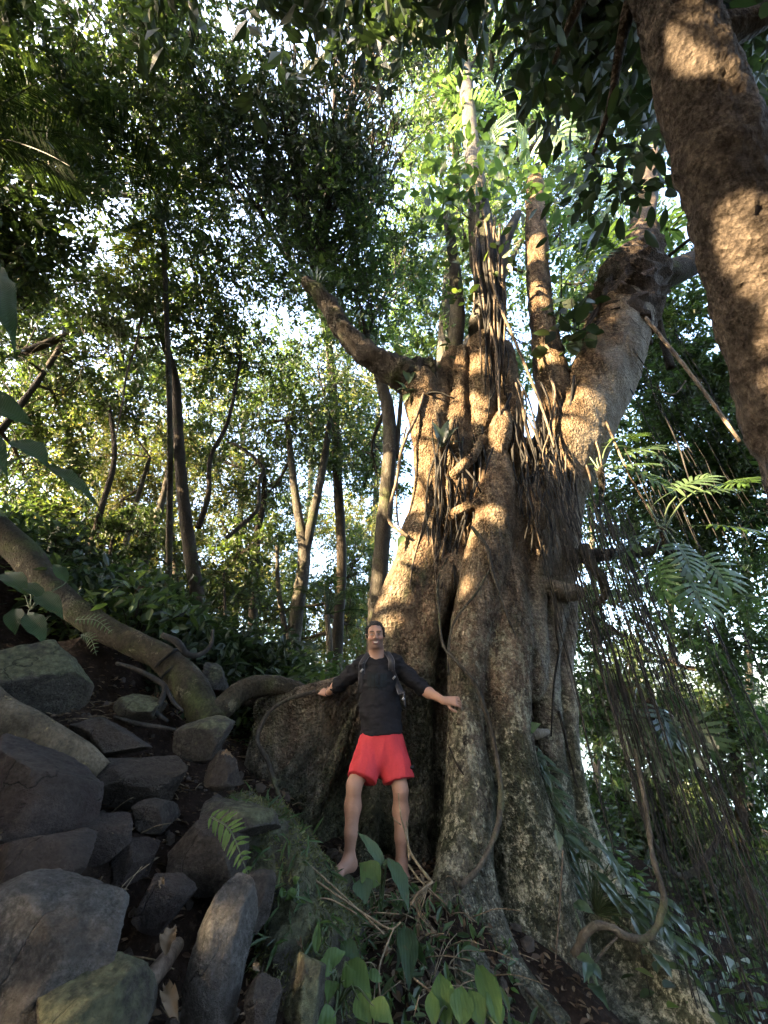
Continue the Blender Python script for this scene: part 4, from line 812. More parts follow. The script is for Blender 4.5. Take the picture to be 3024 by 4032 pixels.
tree('forest_tree', 'spindly tree at the far left above the mossy log, many crossing branches', [FT(tk([(330, 2250, 7.5), (400, 2000, 7.5), (450, 1800, 7.5), (430, 1600, 7.5)], [26, 22, 18, 14])), tk([(60, 1400, 6.5), (300, 1310, 6.8), (560, 1230, 7), (760, 1180, 7.4)], [30, 26, 20, 12]), tk([(0, 1700, 6.5), (150, 1500, 6.6), (250, 1330, 6.8), (240, 1230, 7)], [24, 20, 18, 12])],
    [lb(230, 1600, 10, 290, 4000), lb(70, 1380, 9, 270, 4200), lb(90, 1850, 9.5, 260, 3500), lb(460, 1400, 10.5, 250, 3000), lb(50, 1180, 10, 200, 2600), lb(170, 1300, 10.5, 180, 2200), lb(30, 1620, 9.5, 170, 2000)], .14, M['leaf'], M['bark_dark'], TG, 6)
tree('canopy_tree', 'tree overhanging from the top left with a pale horizontal branch', [FT(tk([(-900, 2300, 4.6), (-800, 1700, 4.7), (-700, 1200, 4.9), (-500, 850, 5.0), (-300, 550, 5)], [150, 130, 110, 90, 60])), tk([(-500, 850, 5.0), (-200, 830, 5.0), (0, 795, 5.1), (208, 735, 5.1), (506, 768, 5.2), (700, 770, 5.2), (820, 790, 5.2)], [52, 44, 38, 24, 16, 10]), tk([(190, 745, 5.1), (330, 640, 5.1), (480, 430, 5.2)], [22, 16, 10]), tk([(-200, 500, 4.2), (50, 540, 4.2), (190, 600, 4.3), (300, 720, 4.4)], [50, 40, 28, 14])],
    [lb(120, 300, 7, 280), lb(420, 130, 7.5, 300), lb(120, 640, 7, 260, 3800), lb(380, 520, 8, 280), lb(780, 300, 8.5, 270), lb(60, 950, 7, 250, 3800), lb(620, 560, 8.5, 260, 3500), lb(640, -60, 8, 260, 3000)], .135, M['leaf'], M['bark_grey'], TG, 7)
tree('canopy_tree', 'tall thin tree whose dark crown fills the top centre', [FT(tk([(1330, 2500, 10), (1345, 2200, 10), (1330, 1900, 10), (1310, 1500, 9.5), (1260, 1100, 8), (1200, 800, 6.8), (1150, 500, 5.6), (1120, 250, 4)], [44, 40, 36, 32, 28, 26, 26, 24])), tk([(1180, 720, 6.4), (1010, 820, 6.6), (900, 700, 6.2)], [18, 14, 8]), tk([(1150, 500, 5.6), (1000, 500, 5.4), (860, 620, 5.4)], [16, 12, 6])],
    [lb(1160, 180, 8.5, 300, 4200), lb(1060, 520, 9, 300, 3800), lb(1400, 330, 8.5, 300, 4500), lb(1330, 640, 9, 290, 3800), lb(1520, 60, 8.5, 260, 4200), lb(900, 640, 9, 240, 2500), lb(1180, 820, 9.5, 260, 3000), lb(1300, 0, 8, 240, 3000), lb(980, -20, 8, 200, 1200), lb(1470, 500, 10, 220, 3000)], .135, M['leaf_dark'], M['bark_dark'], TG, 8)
tree('canopy_tree', 'light green tree rising behind the top of the great tree', [FT(tk([(1700, 2600, 9), (1720, 2200, 9), (1730, 1700, 9), (1760, 1200, 8.8), (1800, 800, 8)], [70, 66, 60, 50, 40])), tk([(1740, 1500, 9), (1900, 1250, 8.6), (2050, 950, 8)], [36, 30, 20])],
    [lb(1680, 1230, 14, 260, 4200), lb(1920, 950, 15, 270, 4500), lb(1740, 600, 15.5, 270, 4500), lb(2020, 560, 16, 270, 4500), lb(2180, 200, 16.5, 270, 4500), lb(2260, 820, 15, 260, 4200), lb(1680, 250, 15.5, 250, 4000), lb(1960, 120, 16, 260, 4000), lb(2050, 1350, 14, 250, 3800), lb(2420, 480, 15.5, 260, 4000), lb(2440, 1050, 14, 240, 3600), lb(2420, 100, 16, 240, 3600)], .20, M['leaf_light'], M['bark_grey'], TG, 9)
tree('forest_tree', 'dark tree between the great tree and the leaning trunk on the right', [FT(tk([(2900, 3000, 8.5), (2860, 2600, 8.5), (2800, 2200, 8.5), (2740, 1800, 8.5), (2680, 1500, 8.5)], [34, 30, 28, 26, 20])), tk([(2640, 1500, 6.5), (2720, 1460, 6.3), (2850, 1440, 6.2)], [30, 40, 30]), tk([(2560, 1050, 5), (2590, 1250, 5.2), (2640, 1450, 5.4)], [22, 26, 30])],
    [lb(2560, 1500, 9, 270), lb(2760, 1720, 9, 280), lb(2480, 1900, 9.5, 280, 4500), lb(2880, 2080, 9, 270), lb(2620, 2200, 10, 280), lb(2900, 1400, 8.5, 250), lb(2640, 1250, 9.5, 250, 4000), lb(2960, 900, 8, 220, 3500), lb(2400, 1250, 10, 240, 3500), lb(2980, 400, 7, 200, 3000), lb(2760, 1950, 9, 240, 4500), lb(2960, 1750, 8, 220, 3500)], .14, M['leaf_light'], M['bark_dark'], TG, 10)
tree('forest_tree', 'downhill tree whose dark leaves fill the lower right behind the hanging roots', [FT(tk([(2950, 3900, 9), (2930, 3500, 9), (2900, 3000, 9), (2880, 2600, 9)], [34, 30, 26, 20])), tk([(2560, 3300, 6), (2680, 3450, 6), (2800, 3350, 6), (2860, 3200, 6)], [16, 22, 20, 14])],
    [lb(2440, 2720, 8.5, 280, 4200), lb(2860, 2500, 8, 260, 5500), lb(2960, 2900, 7.5, 280), lb(2620, 3050, 8, 280, 4500), lb(2830, 3350, 7, 280), lb(2560, 3450, 7.2, 260, 4200), lb(2960, 3760, 6.2, 280, 4800), lb(2680, 3850, 6.5, 250, 4200), lb(2440, 3150, 8.5, 230, 3500), lb(2330, 2430, 9.5, 170, 2400), lb(2310, 2750, 9.5, 170, 2400), lb(2400, 2560, 10, 170, 2200)], .14, M['leaf_light'], M['bark_dark'], TG, 11, dens=.8)
g0 = np.random.default_rng(77)
tree('understorey_tree', 'leafy sapling on the bank in front of the leaning trunk', [FT(tk([(420, 2330, 7.6), (430, 2200, 7.6), (450, 2080, 7.6)], [16, 12, 8]))], [lb(380, 2130, 8.6, 170, 1500), lb(560, 2080, 8.8, 170, 1500), lb(230, 2080, 8.4, 160, 1500), lb(480, 2230, 8.6, 140, 1200)], .12, M['leaf'], M['bark_dark'], TG, 14)
tree('understorey_tree', 'leafy sapling on the bank left of the grey double-stemmed tree', [FT(tk([(890, 2560, 8), (885, 2400, 8), (880, 2250, 8)], [16, 12, 8]))], [lb(870, 2220, 9, 170, 1500), lb(960, 2340, 9.2, 150, 1200), lb(800, 2380, 9, 140, 1200), lb(1020, 2130, 9.5, 150, 1200)], .12, M['leaf'], M['bark_dark'], TG, 15)
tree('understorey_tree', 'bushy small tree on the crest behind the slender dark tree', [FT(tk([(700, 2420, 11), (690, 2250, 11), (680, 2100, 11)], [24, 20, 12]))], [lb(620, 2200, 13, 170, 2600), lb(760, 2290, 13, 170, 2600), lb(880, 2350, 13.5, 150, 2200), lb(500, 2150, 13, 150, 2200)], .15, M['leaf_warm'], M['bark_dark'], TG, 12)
tree('understorey_tree', 'bushy small tree on the crest between the grey double-stemmed tree and the man', [FT(tk([(1300, 2640, 12), (1290, 2450, 12), (1280, 2300, 12)], [24, 20, 12]))], [lb(1280, 2330, 14, 150, 2200), lb(1400, 2200, 14, 170, 2600), lb(1380, 2430, 14, 130, 1500), lb(1040, 2400, 14, 140, 1800), lb(1180, 2520, 15, 110, 900)], .15, M['leaf'], M['bark_dark'], TG, 13)
far = [(u + g0.normal(0, 40), v + g0.normal(0, 40), g0.uniform(16, 22)) for u in (60, 330, 600, 870, 1140, 1400) for v in (1480, 1780, 2060, 2320, 2560)]
for q, (ua, lab) in enumerate(((60, 'far pale-leaved tree beyond the crest at the left edge'), (330, 'far tree beyond the crest behind the spindly tree'), (600, 'far tree seen behind the slender dark tree'), (870, 'far tree in the bright gap right of the slender dark tree'), (1140, 'far tree behind the double-stemmed tree'), (1400, 'far tree directly behind the man\'s head'))):
    ls = [lb(u, v, d, 200 if v < 2500 else 170, 3200 if v < 2000 else 5200) for u, v, d in far[q * 5:q * 5 + 5]]
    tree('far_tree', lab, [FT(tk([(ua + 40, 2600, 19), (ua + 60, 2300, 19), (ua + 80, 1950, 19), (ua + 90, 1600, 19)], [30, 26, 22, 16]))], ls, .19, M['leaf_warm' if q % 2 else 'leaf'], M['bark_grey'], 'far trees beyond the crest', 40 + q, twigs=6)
for q, (ua, lab) in enumerate(((2350, 'far tree seen between the great tree and its hanging roots'), (2650, 'far tree behind the middle of the hanging roots'), (2950, 'far tree at the right edge below the leaning trunk'))):
    ls = [lb(ua + g0.normal(0, 40), v, g0.uniform(13, 17), 210, 2200) for v in (1600, 1950, 2300, 2800, 3200)]
    tree('far_tree', lab, [FT(tk([(ua, 3300, 15), (ua, 2700, 15), (ua - 20, 2100, 15), (ua - 40, 1700, 15)], [30, 26, 22, 16]))], ls, .19, M['leaf'], M['bark_grey'], 'far trees down the slope', 60 + q, twigs=6)
# tall trees uphill to the left of the viewer: their crowns throw the dappled shade
def shade_tree(lab, tgts, t, seed, R=2.0, n=5200):
    ls = [(np.array(a) + SUN * (t + g0.uniform(-1.5, 1.5)), (R, R, R * .9), n) for a in tgts]; c = np.mean([l[0] for l in ls], 0) + np.array([.55, -.83, 0]) * 3.4; b0 = np.array([c[0] - .5, c[1], float(ground(c[0] - .5, c[1])) - .2])
    tree('canopy_tree', lab, [([b0, b0 * .6 + c * .4 + [.3, .2, 0], c * .8 + b0 * .2, c], [.26, .22, .17, .08])], ls, .17, M['leaf'], M['bark_grey'], 'tall trees uphill to the left', seed, oval=False, twigs=7)
shade_tree('tall tree uphill on the left, beyond the picture edge', [(.6, 4.2, 1.5), (1.2, 4.4, 4.0), (1.4, 4.4, 6.6), (.2, 4.0, 3.2), (2.0, 4.4, 5.0)], 10.5, 81)
shade_tree('fourth tall tree uphill on the left, unseen, added to shade the bank', [(-2.2, 4.8, 1.9), (-3.4, 5.0, 2.4), (-4.4, 5.2, 3.0), (-1.4, 5.6, 1.8), (-3, 6.2, 2.6), (-2, 8.6, 4), (-3.4, 6.4, 4.5), (.2, 6.3, 4.5), (-3.2, 6.4, 7)], 8.0, 84, 1.8)  # out-of-view crowns added to keep the sun off the bank and its trunks
shade_tree('second tall tree uphill on the left, nearer the path', [(2.4, 1.6, 3.6), (2.2, .9, 5.6), (2.6, 2.3, 2.0), (1.5, 3.2, 1.0), (2.3, 1.2, 4.6), (2.1, .6, 6.6)], 8.5, 82, 1.7, 8000)
shade_tree('third tall tree uphill on the left, behind the viewer', [(-1.5, 2.6, .6), (0, 3.6, 1.2), (-.8, 3.0, 0), (1.8, 3.6, 2.4), (2.3, 2.0, 7.4), (1.5, 4.5, 8.6)], 11.5, 83)

def sky_blocking_tree(lab, lobes, seed):  # unseen crowns added behind and above the camera to cut the sky light
    c = np.mean([l[0] for l in lobes], 0); b0 = np.array([c[0], c[1], float(ground(c[0], c[1])) - .2])
    tree('canopy_tree', lab, [([b0, .5 * (b0 + c) + [.2, .2, 0], c], [.3, .24, .12])], lobes, .34, M['leaf_dark'], M['bark_grey'], 'unseen trees added behind the viewer', seed, twigs=5)
sky_blocking_tree('unseen forest tree added behind the viewer on the left to cut sky light', [((x, y, z), (2.8, 2.8, 2.2), 2500) for x, y, z in ((-4, -4, 8), (-7, -2, 9), (-3, -7, 9), (-7, -7, 8), (-5, -9, 5), (-9, -5, 5), (-3, -2, 10), (-6, -5, 6), (-4, -10, 2))], 91)
sky_blocking_tree('unseen forest tree added behind the viewer to cut sky light', [((x, y, z), (2.8, 2.8, 2.2), 2500) for x, y, z in ((0, -4, 8.5), (2, -7, 8), (0, -10, 6), (1, -2, 10.5), (3, -11, 4), (-2, -11, 3), (0, .2, 12), (2.5, .5, 11), (-2.2, 0, 11.5), (0, -6, 5.5), (1, -9, 1.5))], 92)
sky_blocking_tree('unseen forest tree added behind the viewer on the right to cut sky light', [((x, y, z), (2.8, 2.8, 2.2), 2500) for x, y, z in ((5, -3, 8), (6, -7, 7), (4, 0, 9.5), (5, -6, 5), (7, -9, 2))], 93)
# dark hanging leaves of the leaning tree
def leafset(name, parent, cl, per, leaf, mat, seed, spread=.22, ratio=.42, dirz=-.5, droop=.12):
    g = np.random.default_rng(seed); cl = np.asarray(cl); c = np.repeat(cl, per, 0); p = c + g.normal(size=c.shape) * spread; d = unit(p - c) + g.normal(size=c.shape) * .3 + [0, 0, dirz]; n = len(p)
    L = leaf * g.uniform(.7, 1.2, n); v, f = leaf_ovals(p, d, g.normal(size=(n, 3)) * .5 + [0, 0, 1], L, L * ratio * g.uniform(.85, 1.15, n), .12, droop); return solid(name, v, f, mat, parent, smooth=True)
g1 = np.random.default_rng(9)
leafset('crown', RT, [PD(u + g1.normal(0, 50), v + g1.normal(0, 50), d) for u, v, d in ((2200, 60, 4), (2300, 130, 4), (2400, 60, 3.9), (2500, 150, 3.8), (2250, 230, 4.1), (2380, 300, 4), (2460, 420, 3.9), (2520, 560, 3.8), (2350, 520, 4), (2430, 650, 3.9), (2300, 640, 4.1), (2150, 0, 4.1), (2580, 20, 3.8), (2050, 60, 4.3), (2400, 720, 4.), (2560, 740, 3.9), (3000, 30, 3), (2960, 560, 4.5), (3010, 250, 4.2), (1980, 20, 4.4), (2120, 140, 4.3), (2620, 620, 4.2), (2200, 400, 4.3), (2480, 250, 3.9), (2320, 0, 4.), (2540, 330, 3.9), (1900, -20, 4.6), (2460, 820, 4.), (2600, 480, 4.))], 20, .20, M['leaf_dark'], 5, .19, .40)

# ------------------------------------------------------------------ palms, split-leaf climbers and broad-leaved plants
def frond(base, d0, L, n=34, drop=.5, lw=.028, ll=.42, seed=0, up=(0, 0, 1)):
    g = np.random.default_rng(seed); d0 = unit(d0); t = np.linspace(0, 1, 14)[:, None]; path = base + d0 * L * t + np.array([0, 0, -1]) * drop * L * t ** 2.2
    v, f = tube(path, [.016, .003], 5, 20); parts = [(v, f)]; tt = np.linspace(.14, .99, n); pp = np.stack([np.interp(tt, t[:, 0], path[:, k]) for k in range(3)], 1); T = unit(np.gradient(pp, axis=0)); S = unit(np.cross(T, up)); U = np.cross(S, T)
    for s in (-1, 1):
        d = unit(T * .75 + S * s + U * .12 + g.normal(size=T.shape) * .05); l = (ll * L / 2 * (np.sin(np.pi * (tt * .8 + .16)) * .8 + .25) * g.uniform(.85, 1.1, n))[:, None]; wn = unit(np.cross(d, U)) * lw * L * .4
        q = np.stack([pp, pp + d * l * .35 + wn * .5, pp + d * l - [0, 0, 1] * l * .22, pp + d * l * .35 - wn * .5], 1).reshape(-1, 3); i = np.arange(n)[:, None] * 4; parts.append((q, (i + [0, 1, 2, 3])))
    return join(parts)
def palm(lab, base, crown, fr, mat='frond', seed=0, tr=.06, sun_painted=()):
    T = thing('palm', lab, 'palm', base); v, f = tube([base, .5 * (base + crown) + [.1, 0, 0], crown], [tr * 1.2, tr, tr * .8], 10, 24, .08, 8); solid('trunk', v, f, M['bark_grey'], T)
    for q, (d, L, dr) in enumerate(fr):
        v, f = frond(crown, np.array(d, float), L, 38, dr, seed=seed + q); solid('frond', v, f, M['frond_painted_sun' if q in sun_painted else mat], T, smooth=False)
c = PD(640, 840, 8.2); b0 = P(735, 2300, 7.9); b0[2] = float(ground(b0[0], b0[1])) - .1
palm('tall palm in the upper left with one frond coloured a sunlit bright yellow', b0, c, [(PD(390, 1110, 7.2) - PD(640, 840, 8.2), 2.0, .05), ((-.2, -.6, .5), 2.4, .5), ((.5, -.5, .2), 1.9, .5), ((.8, .2, .3), 1.9, .5), ((-.7, .4, .4), 1.9, .5), ((.3, -.2, -.5), 1.7, .25), ((-.1, -.2, -.7), 1.7, .1), ((-.5, -.6, .3), 1.9, .5)], 'frond', 30, .055, (0,))
c = P(40, 560, 3.3); b0 = np.array([-6.2, 4.4, float(ground(-6.2, 4.4)) - .1])
palm('dark palm reaching in at the top left corner', b0, PD(-160, 520, 5.0), [((.8, .1, .5), 1.9, .4), ((.9, .3, .1), 1.9, .4), ((.7, -.2, .9), 2.0, .5), ((.9, .0, -.2), 1.8, .3), ((.6, .5, .6), 1.9, .5), ((.4, -.3, 1.), 1.8, .5)], 'frond', 50, .08)
c = P(1290, 2420, 8.2); b0 = np.array([c[0], c[1], float(ground(c[0], c[1])) - .1])
palm('low palm with arching fronds between the grey trees behind the man', b0, c, [((.5, -.2, .7), 1.7, .6), ((-.5, -.2, .7), 1.7, .6), ((.9, .1, .35), 1.6, .5), ((-.9, 0, .4), 1.6, .5), ((.1, -.4, .9), 1.7, .6), ((.3, .3, .9), 1.7, .6), ((-.25, .2, 1), 1.7, .6)], 'frond', 70, .05)
def split_leaf(seed, nl=8):
    """a deeply lobed leaf of unit length with its stalk, lying in x (side) y (along), z up"""
    g = np.random.default_rng(seed); parts = []; v, f = tube([(0, -1.0, -.28), (0, -.5, -.05), (0, 0, 0)], [.014, .012, .012], 5, 8); parts.append((v, f)); v, f = tube([(0, 0, 0), (0, .55, .02), (0, 1., -.12)], [.012, .004], 4, 8); parts.append((v, f))
    for k in range(nl):
        t = (k + .5) / nl
        for s in (-1, 1):
            b0 = np.array([0, t * .92, .02 - .1 * t * t]); a = math.radians(100 - 80 * t + g.normal(0, 4)); L = (.62 * math.sin(math.pi * (.22 + .62 * t)) + .10) * g.uniform(.9, 1.1); d = np.array([s * math.sin(a), math.cos(a), 0]); n_ = np.array([-d[1], d[0], 0]); w_ = .050
            q = np.array([b0 - n_ * .035, b0 + n_ * .035, b0 + d * L * .35 + n_ * w_ + [0, 0, .03], b0 + d * L * .35 - n_ * w_ + [0, 0, .03], b0 + d * L * .75 + n_ * w_ * .8 - [0, 0, .03], b0 + d * L * .75 - n_ * w_ * .8 - [0, 0, .03], b0 + d * L - [0, 0, .11], b0 + d * L - [0, 0, .112]])
            parts.append((q, np.array([[0, 1, 2, 3], [3, 2, 4, 5], [5, 4, 6, 7]])))
    q = np.array([(-.05, 0, .01), (.05, 0, .01), (.055, .5, .03), (-.055, .5, .03), (.02, .95, -.10), (-.02, .95, -.10)], float); parts.append((q, np.array([[0, 1, 2, 3], [3, 2, 4, 5]])))
    return mesh('split_leaf', *join(parts), smooth=False)
SPL = {}
def aim(d, nr):
    d = unit(d); s = unit(np.cross(d, nr)); n = np.cross(s, d); return Matrix((tuple(s), tuple(d), tuple(n))).transposed().to_4x4()
def climber(lab, at, tips, L, mat, seed, stalk=.9):
    """split-leaved climber: leaves on stalks from one crown"""
    T = thing('climbing_philodendron', lab, 'plant', at, 'split-leaved climbers on the great tree'); g = np.random.default_rng(seed)
    v, f = tube([np.array(at) + [0, .05, -.25], np.array(at), np.array(at) + [0, -.03, .06]], [.03, .035, .02], 8, 10, .2, 20); solid('stem', v, f, M['bark_dark'], T)
    for q, tp in enumerate(tips):
        tp = np.asarray(tp, float); d = tp - np.asarray(at); dist = np.linalg.norm(d); ln = L * g.uniform(.85, 1.15); key = (mat, (seed + q) % 3)
        if key not in SPL: SPL[key] = split_leaf(10 + key[1]); SPL[key].materials.append(M[mat])
        o = obj('leaf', SPL[key], None, T); bdir = unit(unit(d) + np.array([0, 0, -.55]) + g.normal(0, .15, 3)); nr = unit(np.array([0, -.55, .8]) + g.normal(0, .3, 3))
        b1 = tp - bdir * ln * .5; o.matrix_local = Matrix.Translation(tuple(b1 - np.asarray(at))) @ aim(bdir, nr) @ Matrix.Diagonal((ln, ln, ln, 1))
        v, f = tube([np.asarray(at), .5 * (np.asarray(at) + b1 - bdir * ln * .9) + [0, 0, .06], b1 - bdir * ln * .85 - np.array([0, 0, 0])], [.012, .008], 5, 10); solid('petiole', v, f, M['petiole'], T)
W_ = lambda L: [P(*q) for q in L]
climber('dense crown of split leaves high behind the lit upright limb', P(2010, 470, 5.3), W_([(1880, 300, 5.2), (1990, 250, 5.3), (2100, 260, 5.4), (2200, 330, 5.3), (2240, 430, 5.2), (2180, 520, 5.1), (2060, 560, 5.0), (1940, 540, 5.0), (1850, 440, 5.1), (1800, 360, 5.2), (2050, 360, 5.), (2130, 420, 5.), (1960, 400, 5.), (2240, 560, 5.2), (1900, 610, 5.)]), 1.15, 'leaf_near', 100)
climber('split-leaved climber sitting on top of the dark wrapped limb', P(2455, 1015, 4.3), W_([(2330, 880, 4.2), (2270, 960, 4.2), (2400, 820, 4.3), (2520, 760, 4.4), (2420, 690, 4.6), (2560, 640, 4.6), (2320, 760, 4.4), (2290, 1050, 4.1), (2600, 900, 4.3), (2480, 600, 4.7), (2380, 950, 4.1)]), .85, 'leaf_near', 120)
climber('sunlit fan of yellow-green split leaves beside the right limb', P(2365, 1860, 4.05), W_([(2530, 1770, 4.0), (2500, 1830, 3.95), (2590, 1800, 4.0), (2450, 1730, 4.1), (2560, 1880, 3.9)]), .42, 'leaf_near', 140)
climber('split-leaved climber on the thin dark bough right of the hanging roots', P(2610, 2095, 3.8), W_([(2720, 1900, 3.7), (2820, 1930, 3.65), (2900, 1900, 3.7), (2900, 2080, 3.6), (2820, 2250, 3.6), (2740, 2330, 3.6), (2600, 2280, 3.6), (2480, 2150, 3.7), (2700, 2200, 3.6)]), .36, 'leaf_near', 160)
climber('small dark split-leaved climber on the left of the central limb', P(1830, 930, 4.5), W_([(1720, 930, 4.5), (1740, 990, 4.4), (1700, 860, 4.6), (1770, 840, 4.5), (1760, 520, 5.0), (1730, 600, 4.9)]), .40, 'leaf_gloss', 180)
climber('dark split-leaved plant hanging in the middle of the root curtain', P(2560, 2780, 3.9), W_([(2620, 2850, 3.7), (2680, 2930, 3.7), (2580, 2960, 3.7), (2660, 2760, 3.8), (2740, 2880, 3.7), (2500, 2880, 3.8)]), .30, 'leaf_gloss', 200)

def broad(base, tip, wd, nr=(0, -.5, .8), n=12, m=6, fold=.25, droop=.10, wave=.02, seed=0, heart=0.):
    base, tip = np.asarray(base, float), np.asarray(tip, float); d = tip - base; L = np.linalg.norm(d); d = d / L; s = unit(np.cross(d, nr)); k = np.cross(s, d); t = np.linspace(0, 1, n + 1)[:, None]; x = np.linspace(-1, 1, m + 1)[None]
    w_ = wd / 2 * .88 * np.sin(np.pi * np.clip(t, 0, 1) ** .72) ** 1.05; w_[0] = wd * .02; w_[-1] = 0.002; back = heart * L * (np.abs(x) * np.exp(-t * 9))
    ph = seed * 1.7; h = fold * np.abs(x) * w_ - droop * L * 4 * (t - .5) ** 2 + droop * L + wave * L * np.sin(t * 21 + ph + 2 * x) * np.abs(x) ** 2
    V = base + (t * L - back)[..., None] * d + (x * w_)[..., None] * s + h[..., None] * k; i = np.arange(n)[:, None] * (m + 1) + np.arange(m)[None]
    return V.reshape(-1, 3), np.stack([i, i + 1, i + m + 2, i + m + 1], -1).reshape(-1, 4)
def veined(name, a, b_, trans=.3, rough=.5):
    n = NT(name); isl = n.new('NewGeometry').outputs['Random Per Island']; col = n.mix(n.noise(9, 5, .6), a, b_); vn = n.new('TexWave', {'Vector': n.co, 'Scale': 22., 'Distortion': 3., 'Detail': 2.}).outputs['Fac']
    col = n.mix(n.ramp(n.noise(16, 6, .7), [(.60, 0.), (.72, .75)]), col, (.07, .05, .022)); col = n.mix(n.ramp(vn, [(.0, .12), (.12, 0.)]), col, tuple(c * 1.5 for c in b_)); n.done(col, rough, n.bump(vn, .0012), .22); tr = n.new('BsdfTranslucent', {'Color': n.mix(1., col, (1.6, 1.9, .6), 'MULTIPLY')}); mx = n.new('MixShader', {0: trans})
    n.t.links.new(n.b.outputs[0], mx.inputs[1]); n.t.links.new(tr.outputs[0], mx.inputs[2]); n.t.links.new(mx.outputs[0], n.o.inputs[0]); return n.m
M['broad'] = veined('broad', (.032, .062, .034), (.075, .115, .065)); M['broad_light'] = veined('broad_light', (.040, .080, .024), (.085, .135, .042), .35); M['broad_dark'] = veined('broad_dark', (.014, .030, .014), (.030, .055, .026), .25)
def plant(lab, root, lv, mat, name='broadleaf_plant', cat='plant', stem_r=.006, group=None):
    """lv: (base uvY, tip uvY, width px[, normal])"""
    root = np.asarray(root, float); T = thing(name, lab, cat, root, group)
    for q, l in enumerate(lv):
        a, t = P(*l[0]), P(*l[1]); v, f = broad(a, t, px(l[2], a), l[3] if len(l) > 3 else (0, -.7, .7), seed=q + len(lab), heart=.06); o = solid('leaf', v, f, M[l[4] if len(l) > 4 else mat], T)
        v, f = tube([root, .5 * (root + a) + [0, .02, .04], a, a * .35 + t * .65 - [0, 0, .0]], [stem_r, stem_r * .8, stem_r * .6, stem_r * .2], 5, 16); solid('stalk', v, f, M['petiole'], T)
    return T
K1 = lambda x, y, Y: (1000 + .6028 * x, 2350 + .6028 * y, Y); K4 = lambda x, y, Y: (1000 + .7233 * x, 3100 + .7233 * y, Y)
plant('upright plant with long pale green leaves in front of the man\'s feet', P(1500, 3620, 3.15), [(K1(850, 1765, 3.1), K1(675, 1535, 3.15), 52, (.5, -.8, .3)), (K1(815, 1875, 3.05), K1(690, 1740, 3.1), 105, (.1, -.9, .4), 'broad_light'), (K1(880, 1720, 3.1), K1(1010, 2060, 2.95), 78, (.6, -.8, .2)), (K1(700, 1850, 3.05), K1(735, 2010, 2.95), 92, (.1, -.9, .4)), (K4(700, 420, 3.1), K4(735, 400, 3.1), 26)], 'broad')
plant('dark drooping pointed leaves below the man, above the dry twigs', P(1560, 3720, 2.9), [(K4(825, 770, 2.85), K4(842, 1110, 2.6), 92, (.1, -.95, .3), 'broad_dark'), (K4(790, 780, 2.85), K4(775, 1000, 2.7), 50, (.5, -.8, .3), 'broad_dark'), (K4(880, 840, 2.85), K4(950, 990, 2.7), 40, (-.3, -.8, .3))], 'broad_dark')
plant('single pointed green leaf among the dry twigs at bottom centre', P(1430, 3860, 2.6), [(K4(480, 850, 2.65), K4(585, 960, 2.55), 62)], 'broad')
plant('low clump of bright green leaves at the bottom beside the mossy rock', P(1330, 3960, 2.35), [(K4(370, 970, 2.4), K4(500, 900, 2.45), 70), (K4(420, 1010, 2.35), K4(330, 950, 2.35), 60), (K4(510, 960, 2.4), K4(640, 1140, 2.3), 95), (K4(560, 1140, 2.25), K4(640, 1290, 2.2), 90), (K4(430, 1060, 2.3), K4(400, 1180, 2.2), 70), (K4(480, 1060, 2.3), K4(560, 1010, 2.3), 70), (K4(340, 900, 2.45), K4(350, 730, 2.5), 42), (K4(640, 1180, 2.2), K4(760, 1288, 2.15), 80), (K4(440, 1240, 2.15), K4(340, 1300, 2.1), 80), (K4(620, 1010, 2.4), K4(700, 1060, 2.4), 44)], 'broad_light')
plant('clump of long ribbed strap leaves at the bottom in front of the trunk', P(1800, 4040, 2.4), [(K4(1050, 1290, 2.35), K4(1010, 1010, 2.5), 120), (K4(1130, 1290, 2.3), K4(1130, 1080, 2.4), 110), (K4(1330, 1280, 2.3), K4(1210, 960, 2.55), 110), (K4(1240, 1290, 2.3), K4(1170, 1100, 2.4), 100), (K4(1330, 1300, 2.3), K4(1270, 1100, 2.4), 90, (.3, -.8, .4), 'broad_light'), (K4(980, 1290, 2.3), K4(960, 1110, 2.4), 70)], 'broad_light')
plant('tiny seedling leaves on the mossy root mound', P(1170, 3560, 2.62), [(K4(230, 560, 2.62), K4(170, 620, 2.6), 40), (K4(220, 640, 2.6), K4(300, 660, 2.6), 40), (K4(200, 660, 2.6), K4(210, 740, 2.58), 36), (K4(215, 520, 2.65), K4(250, 490, 2.65), 34), (K4(160, 600, 2.6), K4(150, 540, 2.62), 30)], 'broad_light')
plant('large dark leaves of a plant close by at the left edge', P(-120, 2050, 2.0), [((-150, 1560, 2.0), (140, 1680, 2.1), 150, (.2, -.9, .2)), ((-80, 1040, 2.1), (60, 1400, 2.0), 110, (.7, -.7, .1)), ((60, 1740, 2.1), (190, 1840, 2.1), 110), ((190, 1840, 2.2), (390, 2000, 2.2), 62, (.3, -.8, .5)), ((-20, 1900, 2.1), (120, 1790, 2.1), 90), ((-60, 1700, 2), (30, 1880, 2), 80)], 'broad_dark')
plant('lobed green herb leaves hanging over the log at the left', P(120, 2400, 3.4), [((150, 2340, 3.4), (250, 2440, 3.35), 80), ((110, 2420, 3.35), (180, 2540, 3.3), 80), ((90, 2300, 3.4), (190, 2380, 3.4), 60), ((60, 2400, 3.4), (60, 2500, 3.35), 70), ((260, 2290, 3.6), (210, 2220, 3.6), 50), ((20, 2260, 3.4), (110, 2350, 3.35), 80)], 'broad_dark')
